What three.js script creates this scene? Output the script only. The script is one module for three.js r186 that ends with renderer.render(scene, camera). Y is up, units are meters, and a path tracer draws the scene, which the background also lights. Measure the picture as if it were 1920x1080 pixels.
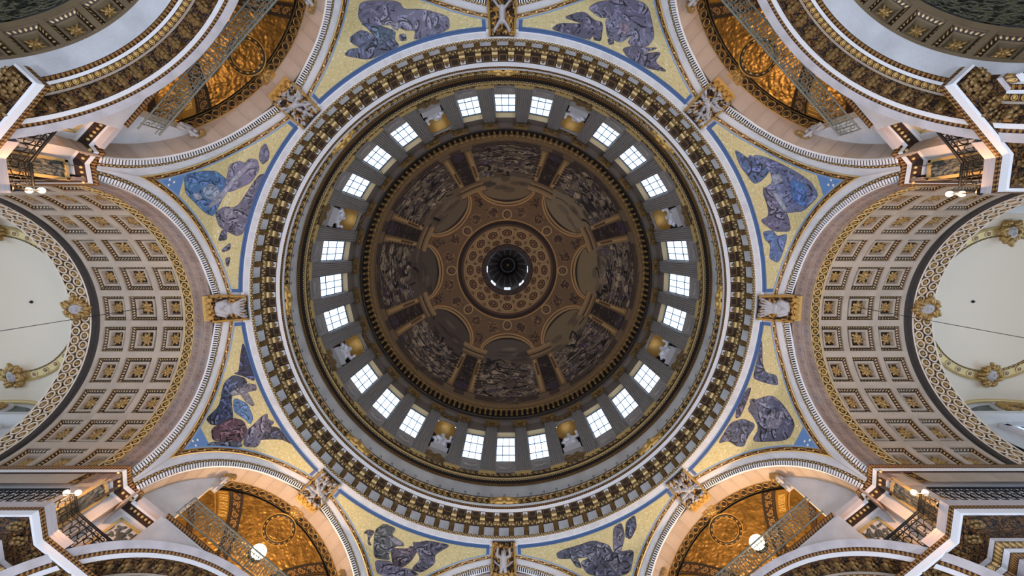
import * as THREE from 'three';
import { mergeGeometries } from 'three/addons/utils/BufferGeometryUtils.js';
import { MarchingCubes } from 'three/addons/objects/MarchingCubes.js';
import { RectAreaLightUniformsLib } from 'three/addons/lights/RectAreaLightUniformsLib.js';

// ---------- camera, sky, exposure ----------
// Heights below are metres above the camera's eye; EYE lifts them above the floor.
const EYE = 1.6, RAD = Math.PI / 180, PI = Math.PI;
const scene = new THREE.Scene();
const camera = new THREE.PerspectiveCamera(2 * Math.atan(540 / 779.2) / RAD, 1920 / 1080, 0.1, 300);
camera.position.set(0.5, EYE, 4.32);
camera.up.set(0, 0, 1);
{
  const th = 6.86 * RAD, ps = 0.15 * RAD;
  camera.lookAt(0.5 + Math.sin(ps) * Math.cos(th) * 10, EYE + Math.cos(th) * Math.cos(ps) * 10, 4.32 - Math.sin(th) * 10);
}
scene.add(camera);
const SKY = new THREE.Color(3.3, 3.65, 4.1);          // bright overcast day outside the windows
scene.background = SKY;
const renderer = new THREE.WebGLRenderer({ antialias: true });
renderer.toneMapping = THREE.LinearToneMapping;
renderer.toneMappingExposure = 0.92;
renderer.shadowMap.enabled = true;
RectAreaLightUniformsLib.init();

// ---------- small tools ----------
let seed = 7;
const rnd = () => { seed = (seed * 1664525 + 1013904223) >>> 0; return seed / 4294967296; };
const { sin, cos, atan2, hypot, min, max, abs, sqrt, floor, asin, acos, round } = Math;
const lerp = (a, b, t) => a + (b - a) * t, clamp = (x, a, b) => min(b, max(a, x));
const interp = (x, xs, ys) => {
  const n = xs.length;
  if (x <= xs[0]) return ys[0];
  if (x >= xs[n - 1]) return ys[n - 1];
  let lo = 0, hi = n - 1;
  while (hi - lo > 1) { const m = (lo + hi) >> 1; if (xs[m] <= x) lo = m; else hi = m; }
  return lerp(ys[lo], ys[hi], (x - xs[lo]) / (xs[hi] - xs[lo]));
};
const hash = (x, y, s) => { let h = (x * 374761393 + y * 668265263 + s * 974711) | 0; h = Math.imul(h ^ (h >>> 13), 1274126177); return ((h ^ (h >>> 16)) >>> 0) / 4294967296; };
function vnoise(x, y, px, py, s) {
  const xi = floor(x), yi = floor(y), fx = x - xi, fy = y - yi, u = fx * fx * (3 - 2 * fx), v = fy * fy * (3 - 2 * fy);
  const w = (i, j) => hash(((i % px) + px) % px, ((j % py) + py) % py, s);
  return lerp(lerp(w(xi, yi), w(xi + 1, yi), u), lerp(w(xi, yi + 1), w(xi + 1, yi + 1), u), v);
}
const fbm = (x, y, p, s, o = 4) => { let a = 0, k = 0.5, f = 1; for (let i = 0; i < o; i++) { a += k * vnoise(x * f, y * f, p * f, p * f, s + i); f *= 2; k *= 0.5; } return a / (1 - k * 2 + k); };

const used = new Map();
const numbered = (n) => { const k = used.get(n) || 0; used.set(n, k + 1); return k ? n + '_' + String(k).padStart(3, '0') : n; };
function tag(o, label, category, group) { o.userData.label = label; o.userData.category = category; if (group) o.userData.group = group; return o; }
function thing(name, label, category, pos = [0, 0, 0], turn = 0, group) {
  const o = new THREE.Group(); o.name = numbered(name); o.position.set(...pos); o.rotation.y = turn; scene.add(o);
  return tag(o, label, category, group);
}
function struct(name, label, pos = [0, 0, 0], turn = 0) {
  const o = new THREE.Group(); o.name = numbered(name); o.position.set(...pos); o.rotation.y = turn; scene.add(o);
  o.userData.kind = 'structure'; o.userData.label = label; return o;
}
function part(name, geo, mat, parent, stuff) {
  const m = new THREE.Mesh(geo, mat); m.name = parent ? name : numbered(name); m.castShadow = m.receiveShadow = true;
  (parent || scene).add(m); if (stuff) m.userData.kind = 'stuff'; return m;
}
function scatter(name, geo, mat, mats, parent) {                      // more copies than anyone would pick apart singly
  const m = new THREE.InstancedMesh(geo, mat, mats.length); m.name = name; m.castShadow = m.receiveShadow = true;
  mats.forEach((x, i) => m.setMatrixAt(i, x)); m.userData.kind = 'stuff'; parent.add(m); return m;
}
function copyThing(src, turn, label, extra) {
  const c = src.clone(); c.name = numbered(src.name.replace(/_\d+$/, '')); c.userData = { ...src.userData, label, ...extra };
  if (turn !== undefined) c.rotation.set(0, turn, 0);
  scene.add(c); return c;
}
// Local frame of everything that stands round the dome's axis: x along the ring, y up, z towards the axis.
const turnOf = (deg) => -PI / 2 - deg * RAD;
const DIRS = { 0: 'right', 45: 'upper right', 90: 'top', 135: 'upper left', 180: 'left', 225: 'lower left', 270: 'bottom', 315: 'lower right' };
const loc = (r, phi, h) => [r * sin(phi), h + EYE, -r * cos(phi)];

// ---------- geometry ----------
function grid(nu, nv, f, uvf) {
  const P = new Float32Array((nu + 1) * (nv + 1) * 3), T = new Float32Array((nu + 1) * (nv + 1) * 2), I = [];
  for (let j = 0, k = 0; j <= nv; j++) for (let i = 0; i <= nu; i++, k++) {
    const u = i / nu, v = j / nv; P.set(f(u, v), k * 3); T.set(uvf ? uvf(u, v) : [u, v], k * 2);
    if (i < nu && j < nv) { const a = k, b = k + 1, c = k + nu + 1, d = c + 1; I.push(a, b, d, a, d, c); }
  }
  const g = new THREE.BufferGeometry();
  g.setAttribute('position', new THREE.BufferAttribute(P, 3)); g.setAttribute('uv', new THREE.BufferAttribute(T, 2)); g.setIndex(I);
  g.computeVertexNormals(); return g;
}
const clean = (g) => { const k = g.index ? g.toNonIndexed() : g; for (const a of Object.keys(k.attributes)) if (!['position', 'normal', 'uv'].includes(a)) k.deleteAttribute(a); return k; };
const merge = (list) => mergeGeometries(list.map(clean));
const quad = (a, b, c, d) => grid(1, 1, (u, v) => [0, 1, 2].map((i) => lerp(lerp(a[i], b[i], u), lerp(d[i], c[i], u), v)), (u, v) => [u, v]);
// Ring of profile segments about the axis; every segment is smooth round the ring and has a hard edge to the next. u in metres, v 0..1 across each segment.
function ring(prof, n = 256, a0 = 0, a1 = 2 * PI, vm) {
  const out = [];
  for (let k = 0; k + 1 < prof.length; k++) {
    const [r0, h0] = prof[k], [r1, h1] = prof[k + 1], rm = (r0 + r1) / 2, len = hypot(r1 - r0, h1 - h0);
    out.push(grid(n, 1, (u, v) => { const a = lerp(a0, a1, u), r = lerp(r0, r1, v); return [r * cos(a), lerp(h0, h1, v) + EYE, r * sin(a)]; }, (u, v) => [u * (a1 - a0) * rm, vm ? v * len : v]));
  }
  return merge(out);
}
// Band between two circles about a local z axis (arch frame): (R, depth) to (R, depth), angle from the crown. Depth runs outwards (-z).
function band(R0, d0, R1, d1, t0, t1, n, vm) {
  const len = hypot(R1 - R0, d1 - d0), Rm = (R0 + R1) / 2;
  return grid(n, 1, (u, v) => { const t = lerp(t0, t1, u), R = lerp(R0, R1, v); return [R * sin(t), R * cos(t), -lerp(d0, d1, v)]; }, (u, v) => [lerp(t0, t1, u) * Rm, vm ? v * len : v]);
}
function box(w, h, d, x = 0, y = 0, z = 0, rz = 0) { const g = new THREE.BoxGeometry(w, h, d); if (rz) g.rotateZ(rz); g.translate(x, y, z); return g; }
function bar(a, b, r, seg = 6) {
  const A = new THREE.Vector3(...a), B = new THREE.Vector3(...b), d = B.clone().sub(A), g = new THREE.CylinderGeometry(r, r, d.length(), seg);
  g.applyQuaternion(new THREE.Quaternion().setFromUnitVectors(new THREE.Vector3(0, 1, 0), d.clone().normalize())); g.translate(...A.add(B).multiplyScalar(0.5).toArray()); return g;
}
const curveTube = (pts, r, n = 24, s = 6) => new THREE.TubeGeometry(new THREE.CatmullRomCurve3(pts.map((p) => new THREE.Vector3(...p))), n, r, s);
const frameAt = (o, x, y, z) => new THREE.Matrix4().makeBasis(new THREE.Vector3(...x), new THREE.Vector3(...y), new THREE.Vector3(...z)).setPosition(...o);
const norm = (v) => { const l = hypot(...v) || 1; return v.map((c) => c / l); }, cross = (a, b) => [a[1] * b[2] - a[2] * b[1], a[2] * b[0] - a[0] * b[2], a[0] * b[1] - a[1] * b[0]], subv = (a, b) => a.map((c, i) => c - b[i]), addv = (a, b, k = 1) => a.map((c, i) => c + b[i] * k);

// Carved relief: smooth union of capsules [x0, y0, x1, y1, radius, height] over a w x h plate, bent by map(x, y, lift) -> point.
function relief(w, h, caps, nx, ny, map, base = 0) {
  return grid(nx, ny, (u, v) => {
    const x = (u - 0.5) * w, y = (v - 0.5) * h; let z = 0;
    for (const [x0, y0, x1, y1, r, k] of caps) {
      const dx = x1 - x0, dy = y1 - y0, t = clamp(((x - x0) * dx + (y - y0) * dy) / (dx * dx + dy * dy + 1e-9), 0, 1), d = hypot(x - x0 - dx * t, y - y0 - dy * t) / r;
      if (d < 1) z = max(z, k * sqrt(1 - d * d));
    }
    return map(x, y, base + z);
  });
}

// ---------- materials ----------
function canvas(w, h, draw) {
  const c = document.createElement('canvas'); c.width = w; c.height = h; draw(c.getContext('2d'), w, h);
  const t = new THREE.CanvasTexture(c); t.colorSpace = THREE.SRGBColorSpace; t.wrapS = t.wrapT = THREE.RepeatWrapping; t.magFilter = THREE.LinearFilter; return t;
}
function dataTex(n, f, srgb) {
  const d = new Uint8Array(n * n * 4);
  for (let y = 0; y < n; y++) for (let x = 0; x < n; x++) { const c = f(x / n, y / n); const k = (y * n + x) * 4; for (let i = 0; i < 3; i++) d[k + i] = clamp(c[i] * 255, 0, 255); d[k + 3] = 255; }
  const t = new THREE.DataTexture(d, n, n); if (srgb) t.colorSpace = THREE.SRGBColorSpace; t.wrapS = t.wrapT = THREE.RepeatWrapping; t.magFilter = THREE.LinearFilter; t.needsUpdate = true; return t;
}
const rep = (t, x, y) => { const c = t.clone(); c.repeat.set(1 / x, 1 / y); c.needsUpdate = true; return c; };
const mat = (name, o) => { const m = new THREE.MeshStandardMaterial({ side: THREE.DoubleSide, roughness: 0.8, ...o }); m.name = name; return m; };
const mottle = dataTex(256, (x, y) => { const a = 0.86 + 0.14 * fbm(x * 4, y * 4, 4, 3, 5), b = 0.97 + 0.03 * vnoise(x * 64, y * 64, 64, 64, 9); const v = a * b; return [v, v, v]; }, true);
const veins = dataTex(256, (x, y) => { const n = fbm(x * 3, y * 3, 3, 21, 5), s = Math.pow(1 - abs(2 * fbm(x * 5, y * 5, 5, 33, 4) - 1), 9); const v = 0.72 + 0.32 * n - 0.22 * s; return [v, v * 0.985, v * 0.97]; }, true);
const speck = dataTex(256, (x, y) => { const v = vnoise(x * 48, y * 48, 48, 48, 5) * 0.6 + vnoise(x * 96, y * 96, 96, 96, 6) * 0.4; return [v, v, v]; });
const leafNoise = dataTex(256, (x, y) => { const a = abs(fbm(x * 10, y * 10, 10, 41, 3) * 2 - 1), b = vnoise(x * 40, y * 40, 40, 40, 12); const v = clamp(1.25 - a * 2.6, 0, 1) * 0.75 + b * 0.25; return [v, v, v]; });
const goldMix = dataTex(256, (x, y) => { const a = abs(fbm(x * 12, y * 12, 12, 61, 3) * 2 - 1), v = clamp(1.15 - a * 3, 0, 1), k = vnoise(x * 50, y * 50, 50, 50, 3); return [lerp(0.2, 0.82, v) * lerp(0.75, 1.1, k), lerp(0.125, 0.62, v) * lerp(0.75, 1.1, k), lerp(0.06, 0.3, v) * lerp(0.7, 1.1, k)]; }, true);
// repeated ornament: n cells per tile drawn by f(ctx, cell width, height)
const ornament = (cells, cw, ch, bg, f) => canvas(cells * cw, ch, (c, w, h) => { c.fillStyle = bg; c.fillRect(0, 0, w, h); for (let i = 0; i < cells; i++) { c.save(); c.translate(i * cw, 0); f(c, cw, ch, i); c.restore(); } });
const oval = (c, x, y, a, b, col) => { c.fillStyle = col; c.beginPath(); c.ellipse(x, y, a, b, 0, 0, 2 * PI); c.fill(); };
const eggTex = ornament(4, 32, 48, '#3a2412', (c, w, h) => { oval(c, w / 2, h * 0.5, w * 0.36, h * 0.42, '#c9a35a'); oval(c, w / 2, h * 0.48, w * 0.22, h * 0.32, '#4a2d14'); oval(c, w / 2, h * 0.45, w * 0.15, h * 0.26, '#dcb768'); c.fillStyle = '#a37a38'; c.fillRect(0, h * 0.1, 3, h * 0.8); });
const eggDarkTex = ornament(6, 32, 48, '#2f2012', (c, w, h) => { c.fillStyle = '#6d5330'; c.fillRect(0, h * 0.9, w, h * 0.1); oval(c, w / 2, h * 0.55, w * 0.26, h * 0.26, '#a98a52'); oval(c, w / 2, h * 0.5, w * 0.14, h * 0.14, '#e3cc94'); });
const frameTex = ornament(4, 64, 48, '#4a2a12', (c, w, h) => { c.fillStyle = '#8a5d28'; c.fillRect(0, 0, w, 4); c.fillRect(0, h - 4, w, 4); for (const x of [0.12, 0.36, 0.62, 0.88]) { c.strokeStyle = '#d2a85a'; c.lineWidth = 5; c.beginPath(); c.arc(w * x, h * 0.5, h * 0.24, x < 0.5 ? 0 : PI, x < 0.5 ? PI : 2 * PI); c.stroke(); } oval(c, w * 0.5, h * 0.5, 5, 12, '#e0bb70'); });
const beadTex = ornament(8, 24, 32, '#5b4223', (c, w, h, i) => { oval(c, w / 2, h * (i % 2 ? 0.35 : 0.65), w * 0.3, h * 0.25, '#d8c28a'); oval(c, w * 0.15, h * (i % 2 ? 0.75 : 0.25), w * 0.18, h * 0.16, '#a98c52'); });
const leafTex = ornament(4, 64, 64, '#3b2613', (c, w, h, i) => { for (const [s, col] of [[1, '#8c6932'], [0.75, '#c39b52'], [0.4, '#e6c884']]) { c.fillStyle = col; c.beginPath(); c.moveTo(w * 0.5, h * 0.04); c.bezierCurveTo(w * (0.5 + 0.55 * s), h * 0.2, w * (0.5 + 0.4 * s), h * 0.8, w * 0.5, h * 0.97); c.bezierCurveTo(w * (0.5 - 0.4 * s), h * 0.8, w * (0.5 - 0.55 * s), h * 0.2, w * 0.5, h * 0.04); c.fill(); } c.fillStyle = '#3b2613'; c.fillRect(w * 0.48, h * 0.1, 3, h * 0.7); oval(c, 2, h * 0.3, 6, 12, '#b48f4c'); });
const scrollTex = ornament(4, 64, 64, '#332110', (c, w, h, i) => { for (let k = 0; k < 3; k++) { c.strokeStyle = ['#9a7439', '#d0aa62', '#efd596'][k]; c.lineWidth = 9 - k * 3; c.beginPath(); c.arc(w * 0.5, h * 0.5, 20, i % 2 ? 0 : PI, (i % 2 ? 0 : PI) + 5); c.stroke(); c.beginPath(); c.arc(w * 0.5, h * 0.5, 9, 0, 5); c.stroke(); } oval(c, w * 0.05, h * 0.2, 7, 7, '#c09a50'); oval(c, w * 0.05, h * 0.8, 7, 7, '#c09a50'); });

const M = {
  white: mat('white stone', { color: 0xd9d9d6, map: rep(mottle, 3, 3), roughness: 0.7 }),
  trim: mat('white painted moulding', { color: 0xe2e2de, roughness: 0.6 }),
  umber: mat('umber stone', { color: 0x74675a, map: rep(mottle, 3, 3) }),
  tan: mat('tan painted cove', { color: 0x8f7048, map: rep(mottle, 1, 1) }),
  gray: mat('grey stone wall', { color: 0xdad7ce, map: rep(mottle, 4, 4) }),
  drum: mat('grey brown stone', { color: 0xa69d93, map: rep(mottle, 3, 3) }),
  cream: mat('cream reveal', { color: 0xd9c79c }),
  pink: mat('pinkish stone', { color: 0xb7a08f, map: rep(veins, 2.2, 2.2), roughness: 0.7 }),
  stone: mat('pale pinkish marble', { color: 0xcfc8c4, map: rep(mottle, 1.5, 1.5), roughness: 0.6 }),
  vault: mat('warm vault stone', { color: 0xc5b49c, map: rep(mottle, 3, 3) }),
  brown: mat('dark brown paint', { color: 0x3a2718, map: rep(mottle, 2, 2) }),
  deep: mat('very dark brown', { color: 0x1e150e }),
  dark: mat('dark grey stone and step shade', { color: 0x5b5650, map: rep(mottle, 2, 2) }),
  slate: mat('grey blue fillet', { color: 0x5a6472 }),
  gold: mat('gold leaf', { color: 0xd0a65a, metalness: 0.6, roughness: 0.38, bumpMap: rep(speck, 1, 1), bumpScale: 0.02 }),
  goldLine: mat('pale gilt fillet', { color: 0xd3b878, metalness: 0.35, roughness: 0.5 }),
  gilt: mat('gilt carving', { color: 0xa8864c, metalness: 0.45, roughness: 0.36 }),
  bronze: mat('dull brown gilding', { color: 0x7d6136, metalness: 0.35, roughness: 0.45 }),
  goldMix: mat('gold and brown foliage', { map: rep(goldMix, 1.6, 1.6), roughness: 0.55, metalness: 0.25, bumpMap: rep(leafNoise, 1.6, 1.6), bumpScale: 0.05 }),
  eggDark: mat('small egg moulding on brown', { map: rep(eggDarkTex, 1.1, 1), roughness: 0.5, metalness: 0.2 }),
  egg: mat('egg moulding', { map: rep(eggTex, 1.0, 1), roughness: 0.5, metalness: 0.25 }),
  frame: mat('gilt frame moulding', { map: rep(frameTex, 3.4, 1), roughness: 0.5, metalness: 0.25 }),
  bead: mat('gilt bead moulding', { map: rep(beadTex, 1.3, 1), roughness: 0.5, metalness: 0.2 }),
  leaf: mat('gilt leaf moulding', { map: rep(leafTex, 1.6, 1), roughness: 0.5, metalness: 0.25, bumpMap: rep(leafTex, 1.6, 1), bumpScale: 0.03 }),
  leafSmall: mat('small gilt leaf moulding', { color: 0xc4ad93, map: rep(leafTex, 0.62, 1), roughness: 0.55, metalness: 0.2 }),
  scroll: mat('gilt scroll moulding', { map: rep(scrollTex, 2.0, 1), roughness: 0.5, metalness: 0.25 }),
  foliage: mat('dark gilded foliage', { color: 0xa8977c, map: rep(goldMix, 1.3, 1.3), roughness: 0.5, metalness: 0.25, bumpMap: rep(leafNoise, 1.3, 1.3), bumpScale: 0.06 }),
  greystone: mat('pale carved stone', { color: 0xb4b1ae, roughness: 0.6 }),
  mosaicGold: mat('gold mosaic', { color: 0xb8924e, metalness: 0.65, roughness: 0.34, map: rep(veins, 4, 4), bumpMap: rep(speck, 9, 9), bumpScale: 0.05 }),
  mosaicBrown: mat('brown patterned mosaic', { map: rep(scrollTex, 2.6, 1), color: 0x9a8a78, roughness: 0.6 }),
  darkMosaic: mat('dark mottled mosaic', { color: 0x57543c, map: rep(leafNoise, 2.4, 2.4), roughness: 0.55, bumpMap: rep(leafNoise, 2.4, 2.4), bumpScale: 0.08 }),
  iron: mat('black wrought iron', { color: 0x15181a, roughness: 0.5, metalness: 0.6 }),
  railGrey: mat('grey green painted ironwork', { color: 0x75776a, roughness: 0.55, metalness: 0.3 }),
  verd: mat('grey green marble', { color: 0x77807a, map: rep(veins, 0.8, 0.8), bumpMap: rep(leafNoise, 1.0, 1.0), bumpScale: 0.05 }),
  creamDome: mat('smooth cream plaster', { color: 0xe4d4ba, roughness: 0.85 }),
  brick: mat('dark outer masonry', { color: 0x55504a }),
  floor: mat('polished pale floor stone', { color: 0xbdb6aa, map: rep(mottle, 5, 5), roughness: 0.5 }),
};
const glass = new THREE.MeshPhysicalMaterial({ color: 0xeaf4ff, transmission: 1, thickness: 0, roughness: 0.02, ior: 1.45, side: THREE.DoubleSide }); glass.name = 'window glass';
const glowMat = (hex, k) => { const m = new THREE.MeshStandardMaterial({ color: 0xffffff, emissive: hex, emissiveIntensity: k }); m.name = 'lamp and pane glow'; return m; };

// ---------- lower room: floor, outer walls, light-blocking roof over the vaults ----------
{
  const f = part('floor', grid(40, 40, (u, v) => [lerp(-44, 44, u), 0, lerp(-44, 44, v)], (u, v) => [u * 88, v * 88]), M.floor); f.userData.kind = 'structure'; f.userData.label = 'pale stone floor of the crossing';
  const slab = part('floor_base', box(90, 0.6, 90, 0, -0.32, 0), M.brick); slab.userData.kind = 'structure'; slab.userData.label = 'foundation under the floor';
  const roof = struct('ceiling', 'unseen roof slab keeping sky light off the vaults round the drum');  // out of view, placed to keep the space behind the vaults dark
  const h0 = 31.4;
  const sh = new THREE.Shape([[-45, -45], [45, -45], [45, 45], [-45, 45]].map((p) => new THREE.Vector2(...p)));
  const hole = new THREE.Path(); hole.absarc(0, 0, 17.6, 0, 2 * PI, true); sh.holes.push(hole);
  const g = new THREE.ExtrudeGeometry(sh, { depth: 0.6, bevelEnabled: false, curveSegments: 96 }); g.rotateX(-PI / 2); g.translate(0, h0 + EYE, 0);
  part('unseen_roof_slab', g, M.brick, roof);
  // unseen outer walls keep sky light out; tall windows placed to light the arms
  ['right', 'top', 'left', 'bottom'].forEach((side, k) => {
    const w = struct('wall_' + side, 'unseen outer wall closing the ' + side + ' arm', [0, 0, 0], turnOf(k * 90));
    const H = h0 + EYE, D = 44, W = 9, y0 = 2, y1 = 24;
    part('masonry', merge([box(45 - W, H, 0.8, -(45 + W) / 2, H / 2, -D), box(45 - W, H, 0.8, (45 + W) / 2, H / 2, -D), box(2 * W, y0, 0.8, 0, y0 / 2, -D), box(2 * W, H - y1, 0.8, 0, (H + y1) / 2, -D)]), M.stone, w);
    const win = struct('window', 'unseen tall leaded window lighting the ' + side + ' arm', [0, 0, 0], turnOf(k * 90));
    part('pane', box(2 * W, y1 - y0, 0.03, 0, (y0 + y1) / 2, -D), glass, win);
    for (let i = 0; i <= 6; i++) part('mullion', box(0.16, y1 - y0, 0.14, lerp(-W, W, i / 6), (y0 + y1) / 2, -D + 0.1), M.dark, win);
    for (let i = 0; i <= 7; i++) part('transom', box(2 * W, 0.12, 0.12, 0, lerp(y0, y1, i / 7), -D + 0.1), M.dark, win);
  });
}

// ---------- pendentive surface: a profile turned about the axis, cut by the eight arches ----------
const DA = 18, RA = 6.8, HA = 18.63;
const PROF = (() => {
  let q = [[15.9, 25.95], [16.25, 25.87], [16.8, 25.75], [17.4, 25.6], [18.0, 25.35], [18.28, 24.75], [18.63, 23.6], [18.95, 22.2], [19.2, 20.5], [19.4, 18.5], [19.5, 10]];
  for (let k = 0; k < 2; k++) { const o = [q[0]]; for (let i = 0; i + 1 < q.length; i++) { const a = q[i], b = q[i + 1]; o.push([a[0] * 0.75 + b[0] * 0.25, a[1] * 0.75 + b[1] * 0.25], [a[0] * 0.25 + b[0] * 0.75, a[1] * 0.25 + b[1] * 0.75]); } o.push(q[q.length - 1]); q = o; }
  return q;
})();
const PL = [0]; for (let i = 1; i < PROF.length; i++) PL.push(PL[i - 1] + hypot(PROF[i][0] - PROF[i - 1][0], PROF[i][1] - PROF[i - 1][1]));
const PR_ = PROF.map((p) => p[0]), PH_ = PROF.map((p) => p[1]), PHn = PH_.map((h) => -h);
const pOfH = (h) => interp(-h, PHn, PL), rOfP = (p) => interp(p, PL, PR_), hOfP = (p) => interp(p, PL, PH_);
const P_RING = interp(16.25, PR_, PL), P_TIP = 5.95, SECT = 22.5 * RAD;
function pend(phi, p, lift = 0) {                                     // local frame, arch or pendentive in the middle
  const d = 0.03, tr = rOfP(p + d) - rOfP(p - d), th = hOfP(p + d) - hOfP(p - d), l = hypot(tr, th) || 1;
  return loc(rOfP(p) + lift * th / l, phi, hOfP(p) - lift * tr / l);
}
function archChart(t, e) {                                            // angle from the crown, distance outside the arch -> (phi, p)
  const s = RA * sin(t), p0 = pOfH(HA + RA * cos(t)), es = e * (0.85 + 0.167 * sin(t) ** 2) ;
  return [clamp(atan2(s, DA) + es * sin(t) / rOfP(p0), -SECT, SECT), max(p0 - es * cos(t), 0)];
}
const TMAX = 1.535;
const archBand = (e0, e1, l0, l1, n = 120) => grid(n, 1, (u, v) => { const t = lerp(-TMAX, TMAX, u); return pend(...archChart(t, lerp(e0, e1, v)), lerp(l0, l1, v)); }, (u, v) => [lerp(-TMAX, TMAX, u) * (RA + (e0 + e1) / 2), v]);
// curve e = 1.2 as p over phi, for the edge of the mosaics
const edgePhi = [], edgeP = [];
for (let i = 0; i <= 300; i++) { const t = lerp(0, 1.66, i / 300), s = RA * sin(t), p0 = pOfH(HA + RA * cos(t)), es = 1.2 * (0.85 + 0.167 * sin(t) ** 2), f = atan2(s, DA) + es * sin(t) / rOfP(p0); if (!edgePhi.length || f > edgePhi[edgePhi.length - 1] + 1e-5) { edgePhi.push(f); edgeP.push(p0 - es * cos(t)); } }

{
  const g = new THREE.Group();
  const half = (sgn) => grid(110, 28, (u, v) => { const t = u * TMAX, [f, p] = archChart(t, 0); return pend(sgn * f, lerp(p, 0.1, v), -0.02); }, (u, v) => [u * 12, v * 4]);
  const corner = (sgn) => grid(3, 30, (u, v) => { const f0 = archChart(1.5, 0)[0]; return pend(sgn * lerp(f0, SECT, u), lerp(0.1, pOfH(18.98), v)); }, (u, v) => [u, v * 8]);
  part('spandrel_face', merge([half(1), half(-1), corner(1), corner(-1)]), M.white, g);
  part('arch_lip', archBand(0, 0.07, 0.0, 0.1), M.trim, g);
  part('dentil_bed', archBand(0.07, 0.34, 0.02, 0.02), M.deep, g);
  part('gilt_bead_moulding', archBand(0.35, 0.49, 0.07, 0.03), M.bead, g);
  part('gilt_fillet', archBand(0.9, 0.95, 0.03, 0.08), M.goldLine, g);
  part('gilt_frame_moulding', archBand(0.95, 1.16, 0.08, 0.05), M.frame, g);
  part('gilt_fillet', archBand(1.16, 1.215, 0.08, 0.04), M.goldLine, g);
  const ds = [];
  for (let i = -74; i <= 74; i++) {
    const t = i * (1.52 / 74), c = archChart(t, 0.205), o = pend(...c, 0.06), a = pend(...archChart(t + 0.01, 0.205), 0.06), b = pend(...archChart(t, 0.24), 0.06);
    const y = norm(subv(b, o)); let x = norm(subv(a, o)); const z = norm(cross(x, y)); x = cross(y, z); ds.push(frameAt(o, x, y, z));
  }
  scatter('dentil', box(0.066, 0.25, 0.05), M.trim, ds, g);
  // thickness behind, so that no light leaks through
  part('backing', merge([1, -1].map((s) => grid(40, 6, (u, v) => { const t = u * TMAX, [f, p] = archChart(t, 0); return pend(s * f, lerp(p, 0.1, v), -0.4); }))), M.brick, g);
  [0, 45, 90, 135, 180, 225, 270, 315].forEach((az, i) => {
    const a = i ? g.clone() : g; a.name = numbered('crossing_arch'); a.rotation.set(0, turnOf(az), 0); a.userData = { kind: 'structure', label: 'white stone arch face with dentils at the ' + DIRS[az] + ' of the octagon' }; scene.add(a);
  });
}
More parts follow.
